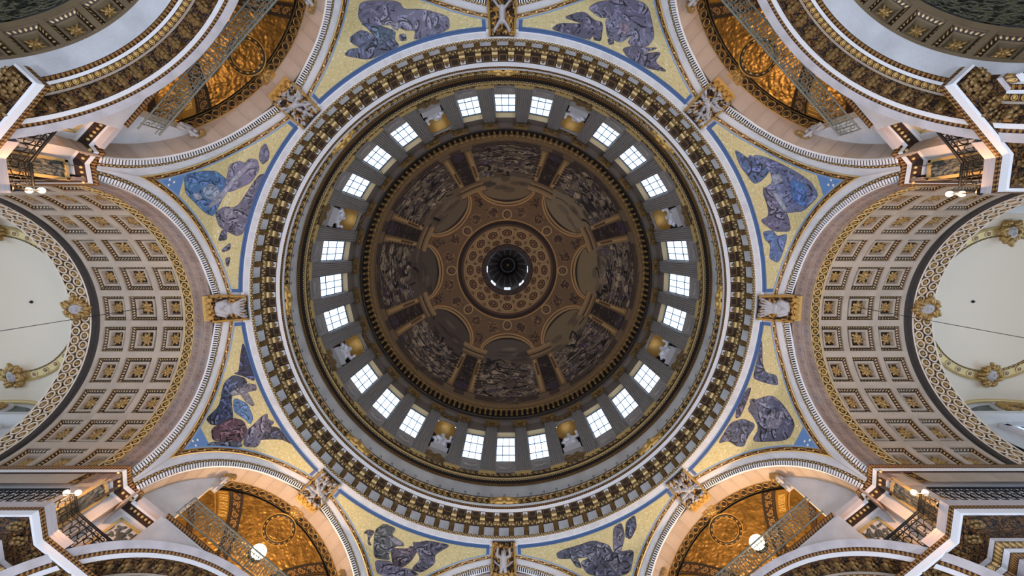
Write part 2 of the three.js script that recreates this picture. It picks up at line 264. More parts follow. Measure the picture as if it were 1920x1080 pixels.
const MOSAICS=[
{az:157.5,p:[['#4f7aa8',461,770,430,623,414,484,434,350,470,333,525,331,600,370,590,463,558,583,527,705],['#8fa0b5',495,555,468,500,474,404,508,365,535,423,527,517],['#98a3b4',522,634,516,563,533,526,546,554,540,609],['#7d7595',419,362,372,383,342,315,340,257,314,245,300,173,334,112,407,131,485,289,467,348],['#9c97ad',318,216,323,184,438,276,538,345,567,426,564,453,472,344,394,291],['#6d6885',293,167,245,198,217,179,243,108,275,78,309,105],['#6b667f',583,366,548,295,540,207,517,169,470,143,362,97,339,54,409,53,490,53,573,39,644,62,662,118,641,292],['#8b8799',553,292,547,212,582,180,600,266],['#4a4a66',650,266,645,222,688,203,701,283],['#585a78',736,237,696,164,729,159,746,224],['#585a78',772,194,763,147,804,155,808,176]]},
{az:202.5,p:[['#2c3a5e',176,75,185,57,378,53,332,157,306,244,307,186],['#3b4666',334,365,312,249,341,152,371,141,394,340,501,423,477,646,438,680,417,494],['#6b4650',484,673,484,437,523,335,578,353,604,498,557,621,527,714],['#4d7aa8',410,326,460,223,533,237,556,297,521,317,468,385],['#7b7384',396,256,410,176,480,164,481,198,443,238],['#7b7384',383,362,371,141,391,65,418,87,411,148,404,321],['#566070',532,720,598,469,622,488,532,802],['#2f3852',580,292,600,151,634,57,756,34,690,102,647,250,635,317],['#67607a',565,290,544,155,544,88,569,116,598,68,607,127,637,168,612,201,662,354,617,481,569,358]]},
{az:112.5,p:[['#736f8c',534,599,406,448,397,346,323,296,228,181,233,82,272,55,404,56,381,137,424,171,455,237,476,266,525,303,547,355,574,389,571,478],['#56607c',577,395,535,333,461,192,481,131,469,51,624,63,707,220,671,240,630,196,652,284,645,325,591,338,566,281,550,195,564,325],['#4f6578',549,348,465,192,519,130,593,176,550,195],['#6c6884',454,155,426,135,433,80,460,97],['#8a8598',468,286,434,257,451,188,471,223]]},
{az:67.5,p:[['#6f6b88',651,324,617,430,453,626,355,331,359,227,417,157,445,178,438,262,470,142,534,138,568,278,549,312,594,276],['#5d5672',742,190,663,290,609,240,572,248,552,86,582,73,597,112,602,57,783,60,754,132,647,180],['#5c5874',455,102,415,172,360,215,318,272,362,152,299,255,299,143,225,140,314,58,415,55],['#676079',531,127,509,151,495,111,513,82],['#8a6f7c',516,296,483,326,452,284,472,216]]},
{az:22.5,p:[['#4b6691',773,118,699,191,717,214,613,330,586,212,587,131,695,85],['#6a7399',723,217,529,676,463,720,413,518,418,353,447,188,547,178,561,300,607,323],['#4f78b4',557,478,515,629,423,559,460,430],['#5d5878',566,196,516,264,412,350,336,343,352,183,419,74,427,176],['#939eac',516,264,515,310,431,360,421,324],['#8f95ad',595,313,587,403,556,425,545,301],['#53719f',364,76,360,175,327,204,331,312,205,186,233,95,298,129,326,81]]},
{az:-22.5,p:[['#515a78',853,51,732,116,687,180,690,300,648,345,640,213,643,80,694,64],['#5a5d78',538,159,598,311,585,458,536,679,463,689,367,359,436,354,471,248,490,160],['#7d7a92',505,355,563,484,536,553,473,527,459,413],['#6c6078',541,132,554,177,526,213,516,166],['#4a4560',482,42,585,62,599,101,442,127,425,90],['#4a5472',271,78,392,63,442,161,446,308,373,300,331,322,312,265,312,151]]},
{az:-112.5,p:[['#56605f',339,184,364,75,431,73,424,162,489,186,504,218,463,255,448,366,465,412,397,460,368,343],['#5d4a58',446,289,525,234,529,195,575,185,561,336,532,439,488,466],['#565168',531,154,566,125,607,76,728,64,658,208,670,308,619,436,570,430,600,290],['#6a6580',400,478,467,421,491,462,574,427,618,467,439,616],['#8a8496',408,178,432,172,489,186,487,231,449,235],['#4f4a58',298,276,308,217,343,199,337,315,360,351,343,360,319,261]]},
{az:-67.5,p:[['#54566c',265,161,305,134,373,131,461,124,529,237,530,331,631,388,564,624,390,475,368,314,426,290,330,253,269,223],['#67627a',581,78,632,63,619,208,559,377,533,315],['#46506b',653,83,712,56,687,194,632,276,615,225],['#48505f',316,128,350,159,373,383,342,346],['#787388',492,399,538,420,555,542,511,541]]}];
// ---------- the eight spandrel mosaics: gold ground, blue border, generic robed figures ----------
{
  const N = [26, 70], F0 = -SECT + 0.058, F1 = SECT - 0.058;
  const geo = grid(120, 36, (u, v) => { const f = lerp(F0, F1, u), p0 = P_RING + 0.06, p1 = interp(SECT - abs(f), edgePhi, edgeP); return pend(f, lerp(p0, max(p1, p0 + 0.02), v), 0.05); }, (u, v) => { const f = lerp(F0, F1, u), p0 = P_RING + 0.06, p1 = interp(SECT - abs(f), edgePhi, edgeP); return [f / (2 * SECT) + 0.5, 1 - (lerp(p0, p1, v) - P_RING) / (P_TIP - P_RING)]; });
  const where = { 22.5: 'seated blue robed figure, above the right keystone', 67.5: 'three violet figures, right of the top keystone', 112.5: 'grey violet group, left of the top keystone', 157.5: 'pale blue robed figure, above the left keystone', 202.5: 'red skirted figure, below the left keystone', '-22.5': 'long dark trumpet, below the right keystone', '-112.5': 'green shirted man, left of the bottom keystone', '-67.5': 'slate blue group and tablet, right of the bottom keystone' };
  for (const { az, p } of MOSAICS) {
    const W = 1024, H = 448;
    const X = (q) => q / 1000 * W, Y = (q) => q / 1000 * H;
    seed = round(az * 10) + 5000;
    const tx = canvas(W, H, (c) => {
      c.fillStyle = '#c3b47c'; c.fillRect(0, 0, W, H);
      for (let i = 0; i < 5200; i++) { c.fillStyle = ['#cfc391', '#b5a66e', '#dbd1a6', '#a99a63', '#c3b681'][floor(rnd() * 5)]; c.fillRect(rnd() * W, rnd() * H, 3 + rnd() * 7, 2 + rnd() * 3); }
      // tip and upper border are blue sky mosaic
      c.fillStyle = '#5c80ac'; c.beginPath(); c.moveTo(X(455), Y(760)); c.lineTo(X(545), Y(760)); c.lineTo(X(520), Y(1000)); c.lineTo(X(480), Y(1000)); c.fill();
      for (const poly of p) {
        const col = new THREE.Color(poly[0]).offsetHSL(0, -0.08, -0.03).multiplyScalar(0.86), fillCol = '#' + col.getHexString(), pts = []; for (let i = 1; i < poly.length; i += 2) pts.push([X(poly[i]), Y(poly[i + 1])]);
        const K = 0.3, at2 = (a, b, t) => [lerp(a[0], b[0], t), lerp(a[1], b[1], t)];
        const path = () => { c.beginPath(); const n = pts.length; pts.forEach((q, i) => { const pr = pts[(i + n - 1) % n], r = pts[(i + 1) % n], a = at2(q, pr, K), b = at2(q, r, K); if (!i) c.moveTo(...a); else c.lineTo(...a); c.quadraticCurveTo(q[0], q[1], ...b); }); c.closePath(); };
        c.fillStyle = fillCol; path(); c.fill();
        c.save(); path(); c.clip();
        const xs = pts.map((q) => q[0]), ys = pts.map((q) => q[1]), x0 = min(...xs), x1 = max(...xs), y0 = min(...ys), y1 = max(...ys), n = 10 + (x1 - x0) * (y1 - y0) / 260;
        for (let i = 0; i < n; i++) {                                   // drapery folds and limbs in the figure's own tesserae
          const k = rnd(), s = col.clone().offsetHSL((rnd() - 0.5) * 0.06, (rnd() - 0.5) * 0.12, k < 0.5 ? -0.02 - rnd() * 0.13 : rnd() * 0.17);
          c.strokeStyle = '#' + s.getHexString(); c.lineWidth = 2 + rnd() * 6; const x = lerp(x0, x1, rnd()), y = lerp(y0, y1, rnd()), a = rnd() * 6.28, l = 8 + rnd() * 28, b = (rnd() - 0.5) * 22;
          c.beginPath(); c.moveTo(x, y); c.quadraticCurveTo(x + cos(a) * l * 0.5 - sin(a) * b, y + sin(a) * l * 0.5 + cos(a) * b, x + cos(a) * l, y + sin(a) * l); c.stroke();
        }
        const nb = floor((x1 - x0) * (y1 - y0) / 5200);
        for (let i = 0; i < nb; i++) { const x = lerp(x0, x1, 0.15 + rnd() * 0.7), y = lerp(y0, y1, 0.15 + rnd() * 0.7), a = rnd() * 3; c.save(); c.translate(x, y); c.rotate(a); const lt = '#' + col.clone().offsetHSL(0.02, -0.05, 0.1 + rnd() * 0.08).getHexString(), dk = '#' + col.clone().offsetHSL(-0.02, 0, -0.12).getHexString(); oval(c, 0, 4, 16 + rnd() * 14, 9, dk); oval(c, 0, 0, 14 + rnd() * 12, 7, lt); oval(c, 6, -2, 5, 3, dk); c.restore(); }
        c.restore();
        c.strokeStyle = '#' + col.clone().multiplyScalar(0.45).getHexString(); c.lineWidth = 2; path(); c.stroke();
      }
      // blue border along the ring, the two keystones and the arches
      c.strokeStyle = '#375a88'; c.lineWidth = 44; c.beginPath(); c.moveTo(0, 2); c.lineTo(W, 2); c.stroke();
      c.fillStyle = '#37598a'; const e = (F0 / (2 * SECT) + 0.5) * W; c.fillRect(0, 0, e + 16, H); c.fillRect(W - e - 16, 0, e + 16, H);
      c.strokeStyle = '#6f90b8'; c.lineWidth = 12; c.beginPath();
      for (let i = 0; i <= 200; i++) { const f = lerp(F0, F1, i / 200), q = interp(SECT - abs(f), edgePhi, edgeP); const x = (f / (2 * SECT) + 0.5) * W, y = (q - P_RING) / (P_TIP - P_RING) * H; if (i) c.lineTo(x, y); else c.moveTo(x, y); } c.stroke();
      // three pale stars in the tip
      for (const [x, y] of [[495, 840], [510, 880], [490, 885]]) oval(c, X(x), Y(y), 5, 4, '#e8e3c4');
    });
    tx.wrapS = tx.wrapT = THREE.ClampToEdgeWrapping;
    const m = part('mosaic', geo, mat('glass mosaic', { map: tx, roughness: 0.5, bumpMap: rep(speck, 0.03, 0.08), bumpScale: 0.004 }));
    m.rotation.y = turnOf(az); tag(m, 'gold ground mosaic with a ' + where[az], 'mosaic', 'spandrel mosaics between the arches');
  }
}

// ---------- cornice of the gallery ring ----------
{
  const o = struct('gallery_cornice', 'gilded bracketed cornice ring under the gallery');
  part('white_band', ring([[16.42, 25.8], [16.27, 25.86], [16.25, 25.93]]), M.trim, o);
  part('slate_fillet', ring([[16.42, 25.74], [16.42, 25.8]]), M.slate, o);
  part('white_band', ring([[16.2, 25.93], [15.97, 25.97]]), M.trim, o);
  part('gilt_astragal', ring([[15.97, 25.97], [15.9, 26.0], [15.86, 26.13]]), M.bead, o);
  part('frieze_wall', ring([[15.86, 26.13], [16.22, 26.16], [16.22, 27.5]]), M.brown, o);
  part('dentil_band', ring([[16.18, 27.45], [16.1, 27.95]]), M.bead, o);
  part('soffit', ring([[16.1, 27.95], [16.0, 28.1], [15.46, 28.1]]), M.brown, o);
  part('corona', ring([[15.48, 28.1], [15.46, 28.0], [15.19, 27.99]]), M.trim, o);
  part('gilt_moulding', ring([[15.19, 27.99], [15.16, 28.22]]), M.leafSmall, o);
  part('white_band', ring([[15.16, 28.22], [15.17, 28.5]]), M.trim, o);
  part('gallery_floor', ring([[15.17, 28.5], [17.4, 28.5], [17.4, 28.2], [16.4, 28.2], [16.4, 25.9]]), M.brick, o);
  // one bay of 96: bracket, white frieze panel, soffit coffer
  const R = 15.86, st = 3.75 * RAD, w = 0.3;
  const at = (geo) => geo;
  const bracket = merge([
    grid(4, 12, (u, v) => { const t = v * PI * 0.5, s = (u - 0.5) * w; return [s, 27.5 + EYE + 0.5 * sin(t), -(16.15 - 0.62 * (1 - cos(t)))]; }),
    new THREE.CylinderGeometry(0.1, 0.1, w + 0.03, 10).rotateZ(PI / 2).translate(0, 27.9 + EYE, -15.76),
    new THREE.CylinderGeometry(0.1, 0.1, w + 0.05, 10).rotateZ(PI / 2).translate(0, 27.6 + EYE, -16.0),
    box(w, 0.6, 0.12, 0, 27.25 + EYE, -16.16), box(w + 0.06, 0.1, 0.2, 0, 26.95 + EYE, -16.12), box(0.07, 0.5, 0.2, 0, 27.25 + EYE, -16.1),
    box(w + 0.1, 0.14, 0.16, 0, 26.25 + EYE, -16.1), box(w - 0.06, 0.6, 0.08, 0, 26.6 + EYE, -16.18), new THREE.SphereGeometry(0.1, 8, 6).translate(0, 27.78 + EYE, -15.58)]);
  const cap = box(w + 0.04, 0.1, 0.3, 0, 27.97 + EYE, -15.66), bscroll = merge([new THREE.CylinderGeometry(0.14, 0.14, w + 0.07, 12).rotateZ(PI / 2).translate(0, 27.84 + EYE, -15.93), new THREE.CylinderGeometry(0.08, 0.08, w + 0.07, 10).rotateZ(PI / 2).translate(0, 27.55 + EYE, -16.06), box(w + 0.1, 0.12, 0.14, 0, 26.28 + EYE, -16.1)]);
  const panel = grid(3, 1, (u, v) => loc(16.17, (u - 0.5) * st * 0.66, lerp(26.2, 27.36, v)));
  const pr = st * 0.30;
  const frameGeo = (ri, ro, h, k) => { // square picture-frame of the soffit coffer
    const a = st * 0.27, f = (r, p, hh) => loc(r, p, hh); const A = [[ri, -a], [ri, a], [ro, a], [ro, -a]], c = (ri + ro) / 2, B = A.map(([r, p]) => [c + (r - c) * k, p * k]);
    return merge([0, 1, 2, 3].map((i) => { const j = (i + 1) % 4; return merge([quad(f(...A[i], h), f(...A[j], h), f(...B[j], h), f(...B[i], h)), quad(f(...B[i], h), f(...B[j], h), f(...B[j], h + 0.14), f(...B[i], h + 0.14))]); }));
  };
  const cofFrame = frameGeo(15.53, 15.98, 28.07, 0.74);
  const cofFloor = relief(0.3, 0.3, [[0, 0, 0, 0, 0.05, 0.05], ...[0, 1, 2, 3, 4, 5].map((k) => [cos(k) * 0.08, sin(k) * 0.08, cos(k) * 0.11, sin(k) * 0.11, 0.035, 0.035])], 12, 12, (x, y, z) => [x, 28.2 + EYE - z, -15.755 + y]);
  for (let i = 0; i < 96; i++) {
    const a = (i + 0.5) * 3.75, b = part('bracket', at(bracket), M.bronze, o); b.rotation.y = turnOf(a); part('bracket_scroll', bscroll, M.goldLine, b); part('bracket_cap', cap, M.trim, b);
    const p = part('frieze_panel', panel, M.white, o); p.rotation.y = turnOf(a + 1.875);
    const c = part('coffer', cofFrame, M.bronze, o); c.rotation.y = turnOf(a + 1.875); part('coffer_floor', cofFloor, M.deep, c);
  }
  // gilded parapet, its balls and the iron rail behind it
  const r = thing('gallery_railing', 'gilded railing with gold balls on the inner edge of the gallery ring', 'railing');
  part('parapet', ring([[15.2, 28.5], [15.22, 28.62], [15.3, 28.7], [15.34, 29.3], [15.26, 29.36], [15.3, 29.46], [15.42, 29.46], [15.42, 28.5]]), M.scroll, r);
  part('top_rail', new THREE.TorusGeometry(15.36, 0.05, 6, 192).rotateX(PI / 2).translate(0, 29.52 + EYE, 0), M.iron, r);
  const balls = [], posts = [];
  for (let i = 0; i < 192; i++) balls.push(new THREE.Matrix4().makeTranslation(15.22 * cos(i * PI / 96), 28.95 + EYE, 15.22 * sin(i * PI / 96)));
  for (let i = 0; i < 96; i++) { const a = i * PI / 48; posts.push(frameAt([15.5 * cos(a), 29.5 + EYE, 15.5 * sin(a)], [-sin(a), 0, cos(a)], [0, 1, 0], [-cos(a), 0, -sin(a)])); }
  scatter('gold_ball', new THREE.SphereGeometry(0.1, 10, 8), M.gold, balls, r);
  scatter('iron_hook', merge([bar([-0.06, -0.4, 0], [-0.06, 0.85, -0.12], 0.018, 5), bar([0.06, -0.4, 0], [0.06, 0.85, -0.12], 0.018, 5), bar([-0.06, 0.85, -0.12], [0.06, 0.85, -0.12], 0.018, 5)]), M.iron, posts, r);
  // eight richer gold panels over the keystones
  const orn = relief(2.2, 0.75, [[-0.9, -0.2, -0.4, 0.25, 0.13, 0.14], [0.9, -0.2, 0.4, 0.25, 0.13, 0.14], [-0.4, 0.2, 0.4, 0.2, 0.14, 0.16], [0, -0.2, 0, 0.25, 0.2, 0.2], [-0.6, -0.25, 0.6, -0.25, 0.1, 0.12], [-1, 0.2, -0.8, -0.3, 0.1, 0.1], [1, 0.2, 0.8, -0.3, 0.1, 0.1]], 48, 18, (x, y, z) => loc(15.22 - z, x / 15.2, 29.0 + y));
  for (let k = 0; k < 8; k++) { const m = part('gold_panel', orn, M.gold, r); m.rotation.y = turnOf(k * 45); }
}

// ---------- gallery wall and drum ----------
const rw = (h) => lerp(16.42, 15.5, (h - 34.3) / 7.2);                 // the drum leans inwards
{
  const g = struct('wall_gallery', 'plain grey wall behind the gallery railing');
  part('wall_face', ring([[17.35, 28.5], [16.8, 31.8], [16.62, 33.14]]), M.gray, g);
  part('outer_masonry', ring([[17.6, 25.9], [17.6, 34.2], [16.4, 34.25]], 96), M.brick, g);
  const c = struct('drum_cornice', 'dark gilded cornice at the foot of the drum');
  part('soffit', ring([[16.66, 33.14], [16.62, 33.02], [16.58, 33.0]]), M.brown, c);
  part('gilt_fillet', ring([[16.58, 33.0], [16.53, 32.96]]), M.goldLine, c);
  part('leaf_moulding', ring([[16.53, 32.96], [16.3, 32.9]]), M.leafSmall, c);
  part('dark_cove', ring([[16.3, 32.9], [16.26, 32.99], [16.12, 33.0]]), M.deep, c);
  part('gilt_edge', ring([[16.12, 33.0], [15.98, 33.02]]), M.bead, c);
  part('gilt_fillet', ring([[15.98, 33.02], [15.94, 33.16]]), M.goldLine, c);
  part('plinth', ring([[15.94, 33.16], [16.3, 33.4], [16.26, 33.9]]), M.brown, c);
  part('scroll_moulding', ring([[16.26, 33.9], [16.22, 34.3]]), M.scroll, c);
}
const bayIsNiche = (k) => ((k % 4) + 4) % 4 === 2;                     // bay k stands at azimuth k * 11.25
const HB = 5.625 * RAD, WIN = 0.92, S0 = 36.2, S1 = 40.72;
{
  const o = struct('wall_drum', 'grey drum wall with fluted pilasters between the windows');
  const patch = (s0, s1, h0, h1, n = 4) => grid(n, 4, (u, v) => { const h = lerp(h0, h1, v), r = rw(h), a = (x) => typeof x === 'function' ? x(r) : x; return loc(r, lerp(a(s0), a(s1), u), h); }, (u, v) => [lerp(-1.6, 1.6, u), lerp(h0, h1, v)]);
  const edge = (r) => WIN / r, nedge = (r) => -WIN / r, full = () => HB, nfull = () => -HB;
  const P = (s, h, d) => { const r = rw(h); return [s, h + EYE, -(sqrt(r * r - s * s) + d)]; };
  const upperW = patch(nfull, full, S1, 42.3), upperN = patch(nfull, full, S1 + 0.1, 42.3);
  const winBay = merge([patch(nfull, full, 34.2, S0), patch(nfull, nedge, S0, S1), patch(edge, full, S0, S1),
    quad(P(-WIN, S0, 0), P(-WIN, S0, 0.45), P(-WIN, S1, 0.45), P(-WIN, S1, 0)), quad(P(WIN, S0, 0), P(WIN, S0, 0.45), P(WIN, S1, 0.45), P(WIN, S1, 0)), quad(P(-WIN, S0, 0), P(WIN, S0, 0), P(WIN, S0, 0.45), P(-WIN, S0, 0.45))]);
  const lintel = quad(P(-WIN, S1, 0), P(WIN, S1, 0), P(WIN, S1, 0.5), P(-WIN, S1, 0.5));
  const NR = 1.25, NB = 36.0, NT = 39.45;
  const arcPatch = (sg) => grid(16, 3, (u, v) => { const t = u * PI / 2, s = NR * sin(t), ha = NT + NR * cos(t), h = lerp(ha, S1 + 0.1, v); return P(sg * s, h, 0); });
  const ne = (r) => NR / r, nne = (r) => -NR / r;
  const nicheBay = merge([patch(nfull, full, 34.2, NB), patch(nfull, nne, NB, S1 + 0.1), patch(ne, full, NB, S1 + 0.1), arcPatch(1), arcPatch(-1)]);
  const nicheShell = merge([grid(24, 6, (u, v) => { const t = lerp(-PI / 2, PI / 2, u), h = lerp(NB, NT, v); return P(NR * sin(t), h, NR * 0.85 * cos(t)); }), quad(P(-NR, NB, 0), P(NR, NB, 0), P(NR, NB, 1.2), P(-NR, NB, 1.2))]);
  const nicheTop = grid(24, 10, (u, v) => { const t = lerp(-PI / 2, PI / 2, u), w = v * PI / 2; const q = P(NR * sin(t) * cos(w), NT, 0); return [q[0], NT + NR * sin(w) * 0.98 + EYE, q[2] - NR * 0.85 * cos(t) * cos(w) + 0.12 * sin(w)]; });
  const apron = merge([box(1.9, 0.1, 0.1, 0, 34.62 + EYE, 0), box(1.9, 0.1, 0.1, 0, 35.98 + EYE, 0), box(0.1, 1.3, 0.1, -0.92, 35.3 + EYE, 0), box(0.1, 1.3, 0.1, 0.92, 35.3 + EYE, 0), box(1.3, 0.7, 0.05, 0, 35.3 + EYE, 0)]).translate(0, 0, -rw(35.3) + 0.03);
  const apronCarve = relief(1.2, 0.6, [[-0.5, 0.1, 0, -0.15, 0.1, 0.1], [0.5, 0.1, 0, -0.15, 0.1, 0.1], [0, 0, 0, 0, 0.16, 0.12]], 24, 12, (x, y, z) => [x, 35.3 + y + EYE, -rw(35.3) + 0.05 + z]);
  const scrolls = []; seed = 99; for (let i = 0; i < 16; i++) { const x = (rnd() - 0.5) * 2.0, y = (rnd() - 0.5) * 1.0, a = rnd() * 6; scrolls.push([x, y, x + cos(a) * 0.25, y + sin(a) * 0.2, 0.11, 0.1]); }
  const nichePanel = (h, hh) => relief(2.3, hh, scrolls, 46, 22, (x, y, z) => [x, h + y + EYE, -rw(h) + 0.04 + z]);
  const pA = nichePanel(35.15, 1.2), pB = nichePanel(41.5, 0.9);
  const fr = merge([box(2.7, 0.12, 0.14, 0, 35.9 + EYE, -rw(35.9) + 0.02), box(2.7, 0.1, 0.14, 0, 34.45 + EYE, -rw(34.4) + 0.02), box(2.7, 0.12, 0.14, 0, 40.95 + EYE, -rw(41) + 0.02), box(0.24, 0.16, 0.18, -1.36, 39.4 + EYE, -rw(39.4) + 0.05), box(0.24, 0.16, 0.18, 1.36, 39.4 + EYE, -rw(39.4) + 0.05), curveTube([...Array(13)].map((_, i) => { const t = lerp(-PI / 2, PI / 2, i / 12), h = NT + 1.33 * cos(t); return P(1.33 * sin(t), h, -0.03); }), 0.07, 30, 6), bar(P(-1.33, 36, -0.03), P(-1.33, NT, -0.03), 0.06), bar(P(1.33, 36, -0.03), P(1.33, NT, -0.03), 0.06)]);
  // fluted pilaster, half width narrowing upwards
  const cross_ = []; const nf = 7;
  for (let i = 0; i < nf; i++) { const x0 = -1 + (2 * i + 0.3) / nf, x1 = -1 + (2 * i + 1.7) / nf; cross_.push([x0, 0]); for (let k = 1; k < 5; k++) cross_.push([lerp(x0, x1, k / 5), -0.12 * sin(k / 5 * PI)]); cross_.push([x1, 0]); }
  cross_.unshift([-1, -0.3], [-1, 0]); cross_.push([1, 0], [1, -0.3]);
  const pila = (() => { const parts = []; for (let i = 0; i + 1 < cross_.length; i++) parts.push(grid(1, 6, (u, v) => { const h = lerp(34.45, 41.3, v), k = lerp(0.62, 0.54, v), x = lerp(cross_[i][0], cross_[i + 1][0], u) * k, d = lerp(cross_[i][1], cross_[i + 1][1], u); return [x, h + EYE, -(rw(h) - 0.24 - d)]; })); return merge(parts); })();
  const pBase = merge([box(1.42, 0.16, 0.34, 0, 34.36 + EYE, -rw(34.4) + 0.16), box(1.5, 0.08, 0.42, 0, 34.26 + EYE, -rw(34.3) + 0.18)]);
  const capLeaves = []; for (let i = 0; i < 5; i++) capLeaves.push([(i - 2) * 0.25, -0.3, (i - 2) * 0.27, 0.02, 0.12, 0.16]); capLeaves.push([-0.62, 0.2, -0.4, 0.1, 0.17, 0.25], [0.62, 0.2, 0.4, 0.1, 0.17, 0.25], [0, 0.2, 0, 0.28, 0.15, 0.2]);
  const pCap = merge([relief(1.6, 0.8, capLeaves, 40, 20, (x, y, z) => [x, 41.6 + y + EYE, -rw(41.6) + 0.24 + z]), box(1.5, 0.12, 0.5, 0, 42.02 + EYE, -rw(42) + 0.3)]);
  for (let k = 0; k < 32; k++) {
    const a = k * 11.25, T = turnOf(a);
    const w = part('wall_bay', bayIsNiche(k) ? nicheBay : winBay, M.drum, o); w.rotation.y = T; part('upper_wall', bayIsNiche(k) ? upperN : upperW, M.umber, w);
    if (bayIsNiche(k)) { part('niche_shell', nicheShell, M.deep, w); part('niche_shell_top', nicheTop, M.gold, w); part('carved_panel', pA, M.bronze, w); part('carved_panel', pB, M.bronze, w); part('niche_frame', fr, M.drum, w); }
    else { part('lintel_soffit', lintel, M.cream, w); part('apron_panel', apron, M.drum, w); part('apron_carving', apronCarve, M.drum, w); }
    const p = part('pilaster', pila, M.drum, o); p.rotation.y = turnOf(a + 5.625); part('pilaster_base', pBase, M.goldLine, p); part('pilaster_capital', pCap, M.bronze, p);
  }
  part('outer_masonry', merge([ring([[17.3, 34.2], [17.25, S0 - 0.2]], 96), ring([[16.15, 41.3], [15.8, 46.2]], 96), ring([[15.5, 42.1], [16.15, 41.3]], 96)]), M.brick, o);

  // 24 windows, nine panes each
  const nc = 3, d0 = 0.36, hb = S0 + 0.02, ht = 40.42;
  const pane = (() => { const w = 2 * WIN / nc, h = (ht - hb) / 3; return box(w - 0.05, h - 0.05, 0.02); })();
  const lean = atan2(rw(hb) - rw(ht), ht - hb);
  const groups = ['top', 'upper left', 'left', 'lower left', 'bottom', 'lower right', 'right', 'upper right'];
  const ctr = [90, 135, 180, 225, 270, 315, 0, 45];
  for (let k = 0; k < 32; k++) {
    if (bayIsNiche(k)) continue;
    const a = k * 11.25, gi = ctr.findIndex((c) => abs(((a - c + 540) % 360) - 180) < 12), off = ((a - ctr[gi] + 540) % 360) - 180;
    const w = struct('window', 'drum window, ' + (abs(off) < 1 ? 'middle one' : off > 0 ? 'counterclockwise one' : 'clockwise one') + ' of the ' + groups[gi] + ' three', [0, 0, 0], turnOf(a));
    const f = new THREE.Group(); f.name = 'sash'; f.position.set(0, (hb + ht) / 2 + EYE, -(rw((hb + ht) / 2) + d0)); f.rotation.x = lean; w.add(f);
    const W = 2 * WIN, H = ht - hb;
    for (let i = 0; i < 3; i++) for (let j = 0; j < 3; j++) { const p = part('pane', pane, glass, f); p.position.set((i - 1) * W / 3, (j - 1) * H / 3, 0); }
    part('glazing_bars', merge([...[-W / 6, W / 6].map((x) => box(0.065, H, 0.05, x, 0, 0.02)), ...[-H / 6, H / 6].map((y) => box(W, 0.065, 0.05, 0, y, 0.02))]), M.slate, f);
    part('frame', merge([box(W + 0.12, 0.12, 0.1, 0, -H / 2, 0), box(W + 0.12, 0.1, 0.1, 0, H / 2, 0), box(0.1, H, 0.1, -WIN, 0, 0), box(0.1, H, 0.1, WIN, 0, 0)]), M.slate, f);
    part('head_board', box(W + 0.1, 0.36, 0.08, 0, H / 2 + 0.2, -0.02), M.cream, f);
  }
  // entablature above the pilasters
  const e = struct('drum_entablature', 'gilded entablature with modillions round the foot of the painted dome');
  part('architrave', ring([[15.5, 42.05], [15.02, 42.0], [14.98, 42.4]]), M.umber, e);
  part('dark_fillet', ring([[14.98, 42.4], [14.86, 42.42], [14.86, 42.55]]), M.deep, e);
  part('frieze', ring([[14.86, 42.55], [15.05, 42.6], [15.05, 43.25]]), M.umber, e);
  part('modillion_bed', ring([[15.05, 43.25], [15.12, 43.3], [15.1, 45.1]]), M.deep, e);
  part('gilt_cove', ring([[15.1, 45.1], [14.98, 45.13], [14.66, 45.72]]), M.tan, e);
  const mod = merge([box(0.22, 1.3, 0.24, 0, 44.35 + EYE, -15.0), box(0.3, 0.4, 0.34, 0, 44.95 + EYE, -14.98), new THREE.SphereGeometry(0.14, 8, 6).scale(1, 1.6, 1).translate(0, 43.7 + EYE, -14.98)]);
  const ms = []; for (let i = 0; i < 160; i++) ms.push(new THREE.Matrix4().makeRotationY(turnOf(i * 2.25)));
  scatter('modillion', mod, M.gilt, ms, e);
}

